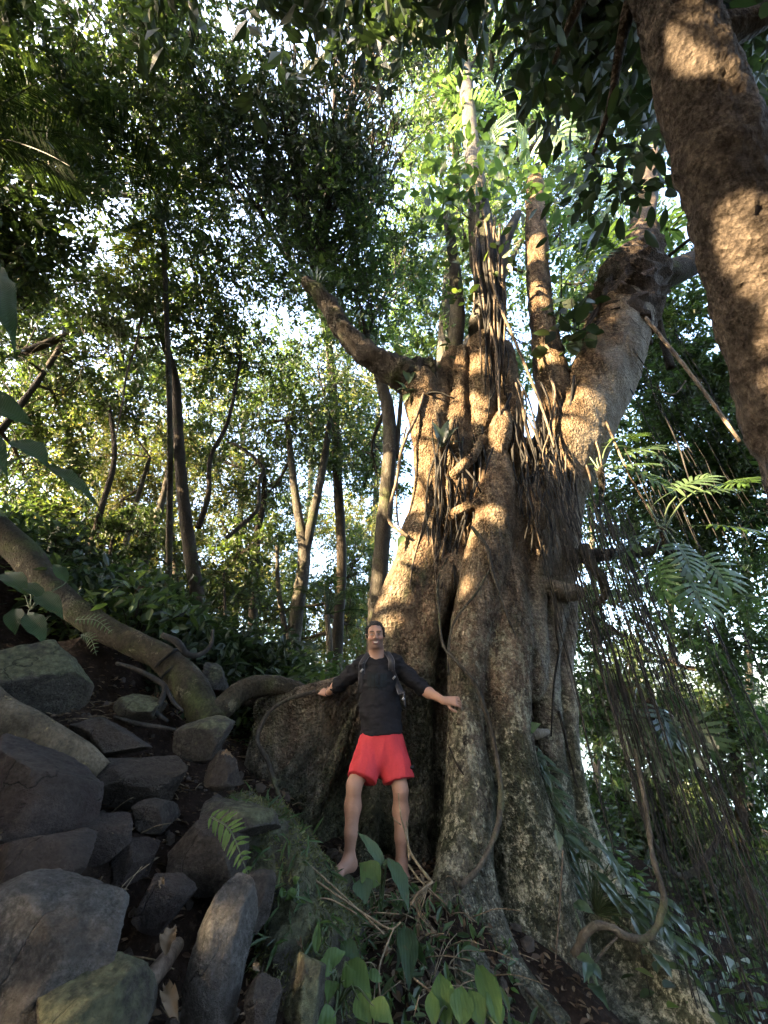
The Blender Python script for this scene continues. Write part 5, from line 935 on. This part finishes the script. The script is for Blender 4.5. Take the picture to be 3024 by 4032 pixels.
plant('glossy leaves on the arched root at the lower right', P(2360, 3900, 3.2), [((2275, 3770, 3.2), (2350, 3800, 3.1), 40), ((2320, 3790, 3.2), (2300, 3870, 3.1), 46), ((2320, 3880, 3.2), (2400, 3980, 3.0), 50), ((2330, 3800, 3.2), (2370, 3860, 3.15), 40), ((2260, 3560, 3.5), (2340, 3600, 3.4), 50)], 'leaf_gloss')
# strap-leaved epiphyte and glossy leaves climbing the pale column
g2 = np.random.default_rng(31); lv = []
for q in range(26):
    t = q / 25; u, v = 2110 + 170 * t + g2.normal(0, 14), 2960 + 480 * t + g2.normal(0, 20); lv.append(((u, v, 3.85), (u + g2.uniform(40, 130), v + g2.uniform(20, 130), 3.75), g2.uniform(16, 30), (.2, -.7, .6)))
plant('row of narrow drooping leaves climbing the pale column on the right', P(2130, 2960, 3.95), lv, 'leaf_gloss', 'climbing_fern')
lv = []
for q in range(30):
    t = g2.random(); u, v = 2250 + 420 * t + g2.normal(0, 40), 3280 + 420 * t + g2.normal(0, 60); lv.append(((u, v, 3.75 - .3 * t), (u + g2.uniform(40, 120), v + g2.uniform(60, 150), 3.65 - .3 * t), g2.uniform(36, 58), (.3, -.6, .7)))
plant('glossy dark creeper with shining pointed leaves on the right-hand root', P(2350, 3600, 3.9), lv, 'leaf_gloss', 'leafy_creeper')
plant('single pale dewy leaf on the trunk below the climbing fern', P(2200, 3270, 3.7), [((2190, 3270, 3.7), (2195, 3360, 3.66), 50, (0, -.9, .3), 'leaf_grey')], 'leaf_grey')
plant('green leaf springing from the pale root knot', P(2085, 2895, 3.8), [((2060, 2885, 3.8), (2130, 2850, 3.75), 50, (0, -.8, .5)), ((2060, 2900, 3.8), (2035, 2830, 3.75), 40), ((2050, 2890, 3.8), (2010, 2950, 3.75), 40)], 'broad')
plant('few grey-green leaves in the fork of the sunlit stem', P(1735, 1760, 4.15), [((1735, 1750, 4.1), (1700, 1660, 4.05), 40), ((1740, 1750, 4.1), (1770, 1650, 4.05), 42), ((1745, 1750, 4.1), (1810, 1680, 4.05), 40), ((1730, 1755, 4.1), (1680, 1720, 4.05), 34), ((1740, 1760, 4.1), (1820, 1740, 4.05), 34)], 'leaf_grey')
plant('yellow-green sprig at the base of the broken branch', P(1610, 1540, 4.35), [((1605, 1500, 4.3), (1590, 1450, 4.3), 34), ((1610, 1510, 4.3), (1640, 1460, 4.3), 30), ((1600, 1530, 4.3), (1560, 1540, 4.3), 34), ((1610, 1535, 4.3), (1650, 1545, 4.3), 34), ((1610, 1550, 4.3), (1590, 1590, 4.3), 30), ((1600, 1540, 4.3), (1555, 1500, 4.3), 26)], 'leaf_near')
plant('lone yellow-green leaf at the foot of the looped vine', P(1590, 2110, 4.05), [((1590, 2110, 4.05), (1568, 2160, 4.0), 34)], 'leaf_near')
plant('grassy tuft on the tip of the broken branch', P(1225, 1120, 4.25), [((1240 + a, 1110, 4.2), (1240 + a * 3, 1040 + abs(a), 4.2), 12) for a in (-30, -18, -8, 4, 14, 26)] + [((1200, 1110, 4.2), (1150, 1070, 4.2), 36)], 'leaf_gloss')
T = thing('epiphyte', 'oval-leaved epiphyte sprouting around the tops of the central limbs', 'plant', P(1890, 900, 4.4)); cl = [P(u, v, y) for u, v, y in ((1650, 700, 4.4), (1700, 760, 4.35), (1760, 690, 4.3), (1830, 640, 4.3), (1880, 720, 4.3), (1940, 640, 4.3), (2000, 700, 4.3), (2050, 780, 4.3), (2180, 760, 4.3), (2240, 780, 4.3), (1780, 800, 4.3), (1860, 820, 4.3), (1960, 800, 4.3), (2130, 700, 4.4), (1780, 320, 4.7), (1790, 240, 4.8), (1700, 620, 4.5), (1950, 560, 4.4), (1740, 860, 4.4), (2060, 660, 4.3))]
leafset('leaves', T, cl, 14, .30, M['leaf_near'], 15, .19, .46, -.15, .06)
wd = [tube([P(1890, 900, 4.4), .5 * (P(1890, 900, 4.4) + c) + [0, 0, .1], c], [.012, .004], 5, 10) for c in cl[:14]]; v, f = join(wd); solid('twigs', v, f, M['bark_grey'], T)
T = thing('epiphyte', 'dark round-leaved epiphyte on the right limb under its wrapped top', 'plant', P(2270, 1350, 4.2)); cl = [P(u, v, y) for u, v, y in ((2250, 1180, 4.2), (2220, 1260, 4.1), (2270, 1300, 4.1), (2230, 1360, 4.1), (2200, 1320, 4.1), (2290, 1200, 4.2), (2180, 1240, 4.2))]
leafset('leaves', T, cl, 7, .24, M['leaf_dark'], 16, .10, .75, -.2, .05); v, f = join([tube([P(2270, 1350, 4.2), c], .008, 5, 5) for c in cl]); solid('twigs', v, f, M['bark_grey'], T)

T = thing('leafy_creeper', 'dark leafy creeper wrapped round the central upright limbs', 'plant', P(1900, 1250, 4.3)); g4 = np.random.default_rng(8); cl = [P(1890 + g4.normal(0, 55), v, 4.3 + g4.normal(0, .12)) for v in np.linspace(520, 1180, 26)]
leafset('leaves', T, cl, 8, .19, M['leaf'], 17, .13, .5, -.5, .1); v, f = tube([P(1900, 1250, 4.3), P(1880, 1000, 4.25), P(1900, 760, 4.3), P(1870, 520, 4.4)], [.02, .01], 6, 24, .2); solid('stem', v, f, M['bark_dark'], T)
T = thing('leafy_creeper', 'leafy creeper hanging behind the fork between the lit limb and the right limb', 'plant', P(2180, 1300, 4.7)); cl = [P(2200 + g4.normal(0, 60), v, 4.75 + g4.normal(0, .12)) for v in np.linspace(820, 1500, 22)]
leafset('leaves', T, cl, 8, .20, M['leaf_near'], 18, .16, .5, -.5, .1); v, f = tube([P(2180, 1500, 4.7), P(2210, 1150, 4.75), P(2200, 820, 4.8)], [.02, .01], 6, 20, .2); solid('stem', v, f, M['bark_dark'], T)
T = thing('leafy_creeper', 'leafy sprays growing from the upper side of the broken branch', 'plant', P(1400, 1300, 4.4)); cl = [P(u, v, 4.4 + g4.normal(0, .08)) for u, v in ((1250, 1060), (1330, 1150), (1420, 1230), (1480, 1330), (1560, 1380), (1640, 1400), (1700, 1380), (1740, 1330), (1200, 1050), (1160, 1100), (1770, 1230))]
leafset('leaves', T, cl, 8, .15, M['leaf'], 19, .11, .5, -.2, .1); v, f = join([tube([c - [0, 0, .35], c], .006, 5, 5) for c in cl]); solid('stem', v, f, M['bark_dark'], T)
# fern fronds
def fern(lab, a, b_, L, n=13, wd=.05, mat='broad_light'):
    a, b_ = np.asarray(a), np.asarray(b_); T = thing('fern', lab, 'fern', a); path = spline([a, .5 * (a + b_) + [0, 0, .05], b_], 20); v, f = tube(path, [.004, .002], 5, 20); solid('stalk', v, f, M['petiole'], T)
    for q in range(n):
        t = (q + .5) / n; p = path[int(t * 19)]; d = unit(path[min(19, int(t * 19) + 1)] - path[max(0, int(t * 19) - 1)]); s = unit(np.cross(d, [0, -1, .3]))
        for sg in (-1, 1):
            tp = p + (s * sg * .8 + d * .5) * L * math.sin(math.pi * (.2 + .7 * t)); v, f = broad(p, tp, wd * L / .1, (0, -.8, .5), 5, 2, .2, .05, seed=q); solid('leaflet', v, f, M[mat], T)
fern('bright green fern frond hanging in front of the dark boulder', P(830, 3215, 2.45), P(975, 3440, 2.35), .080, 13, .024)
fern('small pale fern tips under the fallen log', P(300, 2440, 3.5), P(440, 2490, 3.4), .07, 10, .02, 'broad')
fern('small fern drooping on the dark bank below the log', P(320, 2500, 3.45), P(380, 2580, 3.4), .06, 9, .02, 'broad')

# shrubs along the bank, undergrowth and leaf litter
g3 = np.random.default_rng(52); SH = []
for k in range(5):
    n = 420; cl, p, o = lobe_points(np.array([0, 0, .30]), (.42, .42, .30), n, g3, 10, .22); d = p - o + g3.normal(size=p.shape) * .1 + [0, 0, -.03]; L = g3.uniform(.06, .13, n); v, f = leaf_ovals(p, d, g3.normal(size=(n, 3)) * .5 + [0, -.3, 1], L, L * .45)
    me = mesh('foliage', v, f, False); me.materials.append(M[('leaf', 'leaf_dark', 'leaf', 'leaf_dark', 'leaf_dark')[k]]); v, f = join([tube([(0, 0, -.1), tuple(q * .5 + [0, 0, .02]), tuple(q)], [.009, .003], 4, 6) for q in cl[:12]]); ms = mesh('stems', v, f); ms.materials.append(M['bark_dark']); SH.append((me, ms))
LOOK = ('leafy green', 'dark low', 'bushy green', 'dark rounded', 'dark open'); ORD = 'first second third fourth fifth sixth seventh eighth ninth tenth eleventh twelfth thirteenth fourteenth fifteenth sixteenth seventeenth eighteenth nineteenth twentieth'.split()
spots = [(-1.25, 5.2), (-1.7, 5.0), (-2.1, 5.0), (-1.5, 5.8), (-2.5, 5.1), (-2.0, 5.8), (-2.9, 5.3), (-3.3, 5.2), (-2.5, 6.0), (-3.7, 5.3), (-3.0, 6.1), (-4.1, 5.2), (-3.6, 6.2), (-4.6, 5.3), (-4.3, 6.2), (-5.2, 5.6), (-5.0, 6.6), (-1.1, 6.4), (-.8, 7.4), (-3.5, 4.75), (-4.1, 4.6), (-2.7, 4.55), (-4.7, 4.4), (-2.2, 6.6), (-3.2, 6.9), (-1.6, 7.0)]
spots = sorted(spots, key=lambda a: a[0] / a[1]); cnt = [0] * 5
for q, (x, y) in enumerate(spots):
    x += g3.normal(0, .06); y += g3.normal(0, .06); cnt[q % 5] += 1; T = thing('shrub', '%s of the small %s shrubs on the bank, counted from the left' % (ORD[cnt[q % 5] - 1], LOOK[q % 5]), 'shrub', (x, y, float(ground(x, y)) + .02), 'shrubs on the bank'); T.rotation_euler.z = g3.uniform(0, 6.28); s = g3.uniform(1.0, 1.6); T.scale = (s, s, s * g3.uniform(.8, 1.2)); a, c = SH[q % 5]; obj('foliage', a, None, T); obj('stems', c, None, T)
def cover(name, n, area, size, mat, lift, kind_label, flat=.35, ratio=.5, zlim=None):
    x, y = area(n); fo = P(1345, 3440, 3.53); ok = np.hypot(x - fo[0], y - fo[1]) > .20; x, y = x[ok], y[ok]; z = ground(x, y) + lift * g3.random(len(x)); p = np.stack([x, y, z], 1); m = len(x); d = np.stack([g3.normal(size=m), g3.normal(size=m), g3.normal(size=m) * flat + (.1 if lift > .05 else 0)], 1); L = g3.uniform(.6, 1.3, m) * size
    v, f = leaf_ovals(p, d, g3.normal(size=(m, 3)) * flat + [0, 0, 1], L, L * ratio * g3.uniform(.7, 1.2, m), .2, .15); return tag(solid(name, v, f, M[mat], smooth=False), kind_label, kind='stuff')
cover('undergrowth', 8200, lambda n: (g3.uniform(-7, -.6, n), g3.uniform(4.4, 8.5, n)), .09, 'leaf', .30, 'low green undergrowth covering the bank')
cover('undergrowth', 8200, lambda n: (g3.uniform(-6, 1, n), g3.uniform(5, 10, n)), .11, 'leaf', .75, 'taller green undergrowth along the crest')
cover('undergrowth', 3500, lambda n: (g3.uniform(1.6, 7, n), g3.uniform(3.4, 9, n)), .13, 'leaf', .6, 'green undergrowth down the slope on the right')
cover('leaf_litter', 3600, lambda n: (g3.uniform(-2.8, 1.2, n), g3.uniform(1.6, 4.6, n)), .05, 'dry_leaf', .02, 'brown leaf litter between the rocks', .25)
cover('leaf_litter', 420, lambda n: (g3.normal(.0, .35, n), g3.normal(3.25, .3, n)), .065, 'dry_leaf', .03, 'dry leaves around the man\'s feet', .3)
def rubble(name, n, lab, mat, size, seed):
    g = np.random.default_rng(seed); sv, sf = ico(1); parts = []
    x, y = g.uniform(-2.6, .9, n), g.uniform(1.5, 4.3, n); z = ground(x, y)
    for k in range(n): q = sv * g.uniform(.5, 1.2, 3) + .25 * g.normal(size=sv.shape) * .5; parts.append((q * size * g.uniform(.4, 1.5) + [x[k], y[k], z[k] + size * .2], sf))
    tag(solid(name, *join(parts), M[mat], smooth=False), lab, kind='stuff')
rubble('rubble', 420, 'small loose stones in the soil between the boulders', 'rock', .030, 61); rubble('rubble', 240, 'crumbs of reddish stone and earth on the slope', 'rock_red', .022, 62)
x, y = g3.uniform(-2.6, 1.0, 260), g3.uniform(1.6, 4.2, 260); z = ground(x, y) + .01; a = g3.uniform(0, 6.28, 260); l = g3.uniform(.05, .22, 260); p = np.stack([x, y, z], 1); d = np.stack([np.cos(a) * l, np.sin(a) * l, g3.normal(0, .25, 260) * l], 1); v, f = join([tube([p[k], p[k] + d[k] * .5 + [0, 0, .01], p[k] + d[k]], [.004, .002], 4, 5) for k in range(260)]); tag(solid('twig_litter', v, f, M['twig']), 'fallen twigs scattered over the soil', kind='stuff')
n = 190; x, y = g3.uniform(-.22, .55, n), g3.uniform(2.3, 3.5, n); z = ground(x, y) + g3.uniform(.005, .06, n); a = g3.uniform(0, 6.28, n); l = g3.uniform(.10, .38, n); p = np.stack([x, y, z], 1); d = np.stack([np.cos(a) * l, np.sin(a) * l, g3.normal(0, .3, n) * l], 1); v, f = join([tube([p[k], p[k] + d[k] * .5 + [0, 0, .025], p[k] + d[k]], [.0035, .0018], 4, 6) for k in range(n)]); tag(solid('twig_litter', v, f, M['twig']), 'tangle of thin dry stems below the man', kind='stuff')
n = 900; x, y = g3.uniform(-.2, .75, n), g3.uniform(2.1, 3.3, n); z = ground(x, y) + g3.uniform(.0, .10, n); p = np.stack([x, y, z], 1); d = g3.normal(size=(n, 3)) + [0, 0, .5]; L = g3.uniform(.03, .10, n); v, f = leaf_ovals(p, d, g3.normal(size=(n, 3)) * .5 + [0, -.4, 1], L, L * .32, .15, .3); tag(solid('ground_plants', v, f, M['leaf_near'], smooth=False), 'small narrow green leaves over the litter below the man', kind='stuff')
# moss tufts on the mound
mvv = np.array([x.co[:] for x in MOUND.data.vertices]); mff = np.array([list(p.vertices) for p in MOUND.data.polygons]); p, nr = face_samples(mvv, mff, 9000, g3, -.2, lambda a: (fbm(a * 5, 2) > -.15) & (np.linalg.norm(a + mc - P(1345, 3440, 3.53), axis=1) > .16)); d = nr * .6 + g3.normal(size=p.shape) * .5 + [0, 0, -.35]
L = g3.uniform(.012, .035, len(p)); v, f = leaf_quads(p, d, g3.normal(size=p.shape), L, L * .3); tag(solid('moss_tufts', v, f, M['moss'], MOUND, smooth=False) if False else obj('moss_tufts', mesh('moss_tufts', v, f, False), M['moss'], MOUND), kind='stuff')

p, nr = face_samples(mvv, mff, 420, g3, .1, lambda a: np.linalg.norm(a + mc - P(1345, 3440, 3.53), axis=1) > .24); d = nr * .5 + g3.normal(size=p.shape) * .35 + [0, -.4, -.3]; L = g3.uniform(.05, .14, len(p)); v, f = leaf_ovals(p, d, nr + g3.normal(size=p.shape) * .3, L, L * .14, .1, .35); tag(obj('grass_blades', mesh('grass_blades', v, f, False), M['leaf_near'], MOUND), kind='stuff')
# ------------------------------------------------------------------ lianas
def liana(lab, L, wpx, mat='liana', n=None, seg=7): pts = pxpath(L); v, f = pxtube(L, [x * .85 for x in wpx], seg, n or 10 * len(L), .32, 14); c = pts[0]; return tag(solid('liana', v, f, M[mat], origin=c), lab, 'vine', 'lianas around the great tree')
liana('looped vine hanging left of the sunlit stem', [(1668, 1549, 4.25), (1640, 1640, 4.2), (1585, 1760, 4.15), (1560, 1900, 4.1), (1530, 2017, 4.05), (1545, 2070, 4.0), (1609, 2114, 3.98)], [14, 16, 15])
liana('second strand twisted beside the looped vine', [(1600, 1680, 4.22), (1575, 1800, 4.15), (1562, 1930, 4.1), (1568, 2060, 4.05), (1600, 2108, 4.0)], [9, 10, 8])
liana('long straight sunlit vine slanting from the central limb to the fork', [(1870, 690, 4.3), (1915, 900, 4.2), (1940, 1120, 4.1), (2050, 1396, 4.0), (2129, 1592, 3.95), (2184, 1764, 3.95)], [10, 14, 14, 10])
liana('pale vine hanging straight down the central stems', [(1910, 1200, 4.2), (1956, 1396, 4.1), (1964, 1553, 4.05), (1976, 1790, 4.0)], [12, 12, 11])
liana('short pale vine kinked in the fork', [(2058, 1540, 4.15), (2060, 1620, 4.1), (2078, 1700, 4.1), (2095, 1750, 4.1)], [11, 14, 12])
K6 = lambda x, y, Y: (1700 + .5424 * x, 1900 + .5424 * y, Y)
liana('vine running down the front pillar to a green leaf', [K6(290, 320, 3.75), K6(400, 470, 3.72), K6(440, 650, 3.7), K6(540, 950, 3.72), K6(600, 1100, 3.75), K6(650, 1300, 3.75), K6(735, 1720, 3.8)], [18, 17, 10, 9, 8], 'bark_grey')
liana('thin vine crossing the pillar to the left', [K6(420, 630, 3.72), K6(330, 790, 3.68), K6(170, 1000, 3.68), K6(120, 1200, 3.7), K6(120, 1400, 3.7)], [10, 12, 9], 'bark_grey')
liana('long vine looping past the man\'s hand and bowing out to the foot of the pillar', [(1760, 2200, 3.95), (1724, 2290, 3.92), (1727, 2388, 3.85), (1743, 2535, 3.75), (1787, 2594, 3.66), (1868, 2686, 3.62), (1900, 2768, 3.62), (1939, 2903, 3.62), (1971, 3093, 3.52), (1960, 3250, 3.42), (1892, 3405, 3.35), (1808, 3495, 3.33)], [12, 12, 14, 18, 24, 24, 22], 'bark_grey', 90, 9)
liana('thin vine lying on the lower pillar', [(1768, 2940, 3.58), (1800, 3010, 3.55), (1860, 3100, 3.55), (1920, 3200, 3.56), (1945, 3290, 3.55)], [8, 8, 6], 'bark_dark')
liana('two dark vines hanging at the foot of the pillar', [(1785, 3465, 3.3), (1810, 3560, 3.28), (1850, 3700, 3.2), (1870, 3810, 3.15)], [12, 10, 8], 'bark_dark')
liana('bent grey vine hanging from the buttress left of the man', [(1240, 2722, 3.92), (1120, 2760, 3.9), (1048, 2820, 3.85), (1012, 2910, 3.8), (1054, 2995, 3.72), (1078, 3073, 3.65), (1120, 3194, 3.55), (1181, 3314, 3.48)], [18, 20, 22, 18], 'bark_grey', 60, 9)
liana('thick arched root looping among the hanging roots at lower right', [(2262, 3760, 3.35), (2300, 3680, 3.3), (2345, 3645, 3.28), (2411, 3657, 3.25), (2478, 3693, 3.22), (2556, 3687, 3.22), (2604, 3603, 3.25), (2610, 3512, 3.3), (2568, 3362, 3.4), (2544, 3181, 3.5), (2500, 2950, 3.6)], [34, 32, 32, 30, 30, 26, 24, 20], 'bark_grey', 80, 10)
liana('broken twig propped against the arched root', [(2340, 3790, 3.2), (2400, 3720, 3.2), (2430, 3690, 3.2)], [12, 10], 'bark_grey')
liana('straight sunlit pole of vine slanting down to the leaning trunk', [(2542, 1251, 4.0), (2650, 1385, 3.7), (2772, 1542, 3.4), (2914, 1739, 3.1)], [16, 16, 15])
liana('thin pale vine slanting across the open gap right of the limb', [(2360, 1600, 4.1), (2474, 1861, 4.0), (2616, 2119, 3.9), (2700, 2300, 3.85), (2792, 2492, 3.8)], [10, 10, 8])
liana('vertical dark vine down the broad brown face of the trunk', [(2216, 3350, 3.62), (2205, 3550, 3.5), (2190, 3750, 3.4), (2180, 3900, 3.3)], [9, 8, 8])
liana('thin pale vine swinging under the dark bough', [(2590, 1520, 3.9), (2610, 1545, 3.9), (2660, 1550, 3.9), (2700, 1500, 3.9)], [6, 6])
liana('reddish vine hanging sunlit in the left canopy', [(560, 1240, 5.6), (535, 1360, 5.6), (500, 1470, 5.6), (480, 1600, 5.6), (440, 1800, 5.7)], [10, 10, 5])
liana('crooked pale vine stem between the two grey trees', [(890, 2120, 7), (960, 2060, 7), (1015, 2000, 7), (1020, 1900, 7), (1035, 1840, 7), (960, 1770, 7), (900, 1740, 7)], [22, 20, 18, 16, 12], 'bark_grey')

# dry twigs, dead leaves
def twigset(lab, stems, mat='twig', name='dry_branch'):
    c = P(*stems[0][0][0]); T = thing(name, lab, 'branch', c)
    for L, wd in stems: v, f = pxtube(L, wd, 5, 5 * len(L), .1, 30); solid('twig', v, f, M[mat], T)
twigset('dead forked branch standing in front of the man\'s left leg', [([K4(970, 520, 2.95), K4(900, 430, 3.0), K4(850, 350, 3.05), K4(825, 250, 3.1), K4(800, 160, 3.12), K4(785, 30, 3.15)], [12, 9, 4]), ([K4(800, 205, 3.1), K4(770, 180, 3.1), K4(755, 160, 3.1)], [5, 3]), ([K4(845, 400, 3.05), K4(838, 300, 3.1), K4(830, 185, 3.12)], [9, 5]), ([K4(840, 420, 3.05), K4(890, 490, 3.0), K4(960, 560, 2.95), K4(1050, 640, 2.9)], [8, 7, 5])])
twigset('tangle of bleached twigs drooping beside the pillar foot', [([K4(970, 515, 2.95), K4(900, 570, 2.9), K4(855, 640, 2.88)], [10, 9, 12])] + [([K4(945, 530, 2.95), K4(930 - 12 * q, 600, 2.9), K4(905 - 14 * q + 3 * q * q, 680, 2.88), K4(880 + 24 * q, 760 + 22 * (q % 3), 2.85)], [6, 5, 3]) for q in range(6)])
twigset('pale dry stalks lying across the leaf litter below the man', [([K4(235, 440, 2.75), K4(340, 510, 2.75), K4(470, 600, 2.72), K4(620, 700, 2.7), K4(740, 770, 2.68), K4(800, 735, 2.7)], [8, 8, 6]), ([K4(290, 410, 2.78), K4(400, 510, 2.75), K4(540, 640, 2.72), K4(710, 800, 2.65)], [6, 7, 6]), ([K4(230, 450, 2.75), K4(310, 400, 2.78)], [6, 4]), ([K4(300, 625, 2.7), K4(370, 605, 2.7), K4(440, 620, 2.7), K4(560, 690, 2.68)], [7, 8, 6]), ([K4(760, 770, 2.66), K4(710, 890, 2.6), K4(680, 1000, 2.5), K4(690, 1160, 2.4), K4(720, 1200, 2.36)], [7, 8, 8]), ([K4(650, 680, 2.75), K4(790, 690, 2.75)], [5, 5]), ([K4(870, 1040, 2.5), K4(960, 1110, 2.45), K4(1010, 1160, 2.4)], [9, 7]), ([K4(900, 1130, 2.4), K4(870, 1250, 2.35)], [5, 5])])
twigset('thin stick lying at the bottom right on the dark root', [((( 2070, 3890, 2.9), (2130, 3960, 2.85), (2200, 4040, 2.8)), [14, 13])], 'bark_grey')
twigset('grass stalks leaning in the dark gap between the boulders', [(((420, 3570, 2.2), (500, 3470, 2.25), (590, 3400, 2.3)), [4, 3]), (((440, 3580, 2.2), (520, 3460, 2.25), (560, 3410, 2.3)), [4, 3])])
def deadleaf(lab, a, t, wd, seed, nr=(0, -.7, .6), mat='dry_leaf'):
    a, t = P(*a), P(*t); T0 = broad(a, a + (t - a) * .8, px(wd * .75, a), nr, 14, 8, .75, .26, .13, seed); return tag(solid('dead_leaf', T0[0] , T0[1], M[mat], origin=a), lab, 'leaf', 'dead leaves')
deadleaf('large curled brown leaf caught between the grey boulder and the slab', (650, 3760, 1.98), (705, 3620, 2.05), 95, 1); deadleaf('pale oval dead leaf with a bite lying below the tan root', (700, 4020, 1.8), (640, 3850, 1.9), 84, 2, (.2, -.8, .5)); deadleaf('small orange leaf tip in the hollow under the boulders', (640, 3510, 2.25), (640, 3440, 2.3), 34, 3); deadleaf('orange-brown leaf resting on the bank shrubs', (530, 2340, 4.4), (600, 2315, 4.4), 30, 4); deadleaf('pale leaf on the small dark stone', (870, 2970, 2.85), (930, 2985, 2.85), 30, 5); deadleaf('white leaf scrap on the stones at bottom centre', (995, 3800, 1.95), (1030, 3830, 1.95), 34, 6); deadleaf('dry leaf by the heel of the man', (1225, 3405, 3.62), (1275, 3415, 3.62), 40, 7); deadleaf('tan leaf under the dark drooping leaves', (1510, 3760, 2.7), (1550, 3730, 2.7), 44, 8); deadleaf('yellow-brown leaf standing by the mossy rock', (1180, 3720, 2.4), (1200, 3760, 2.3), 30, 9)
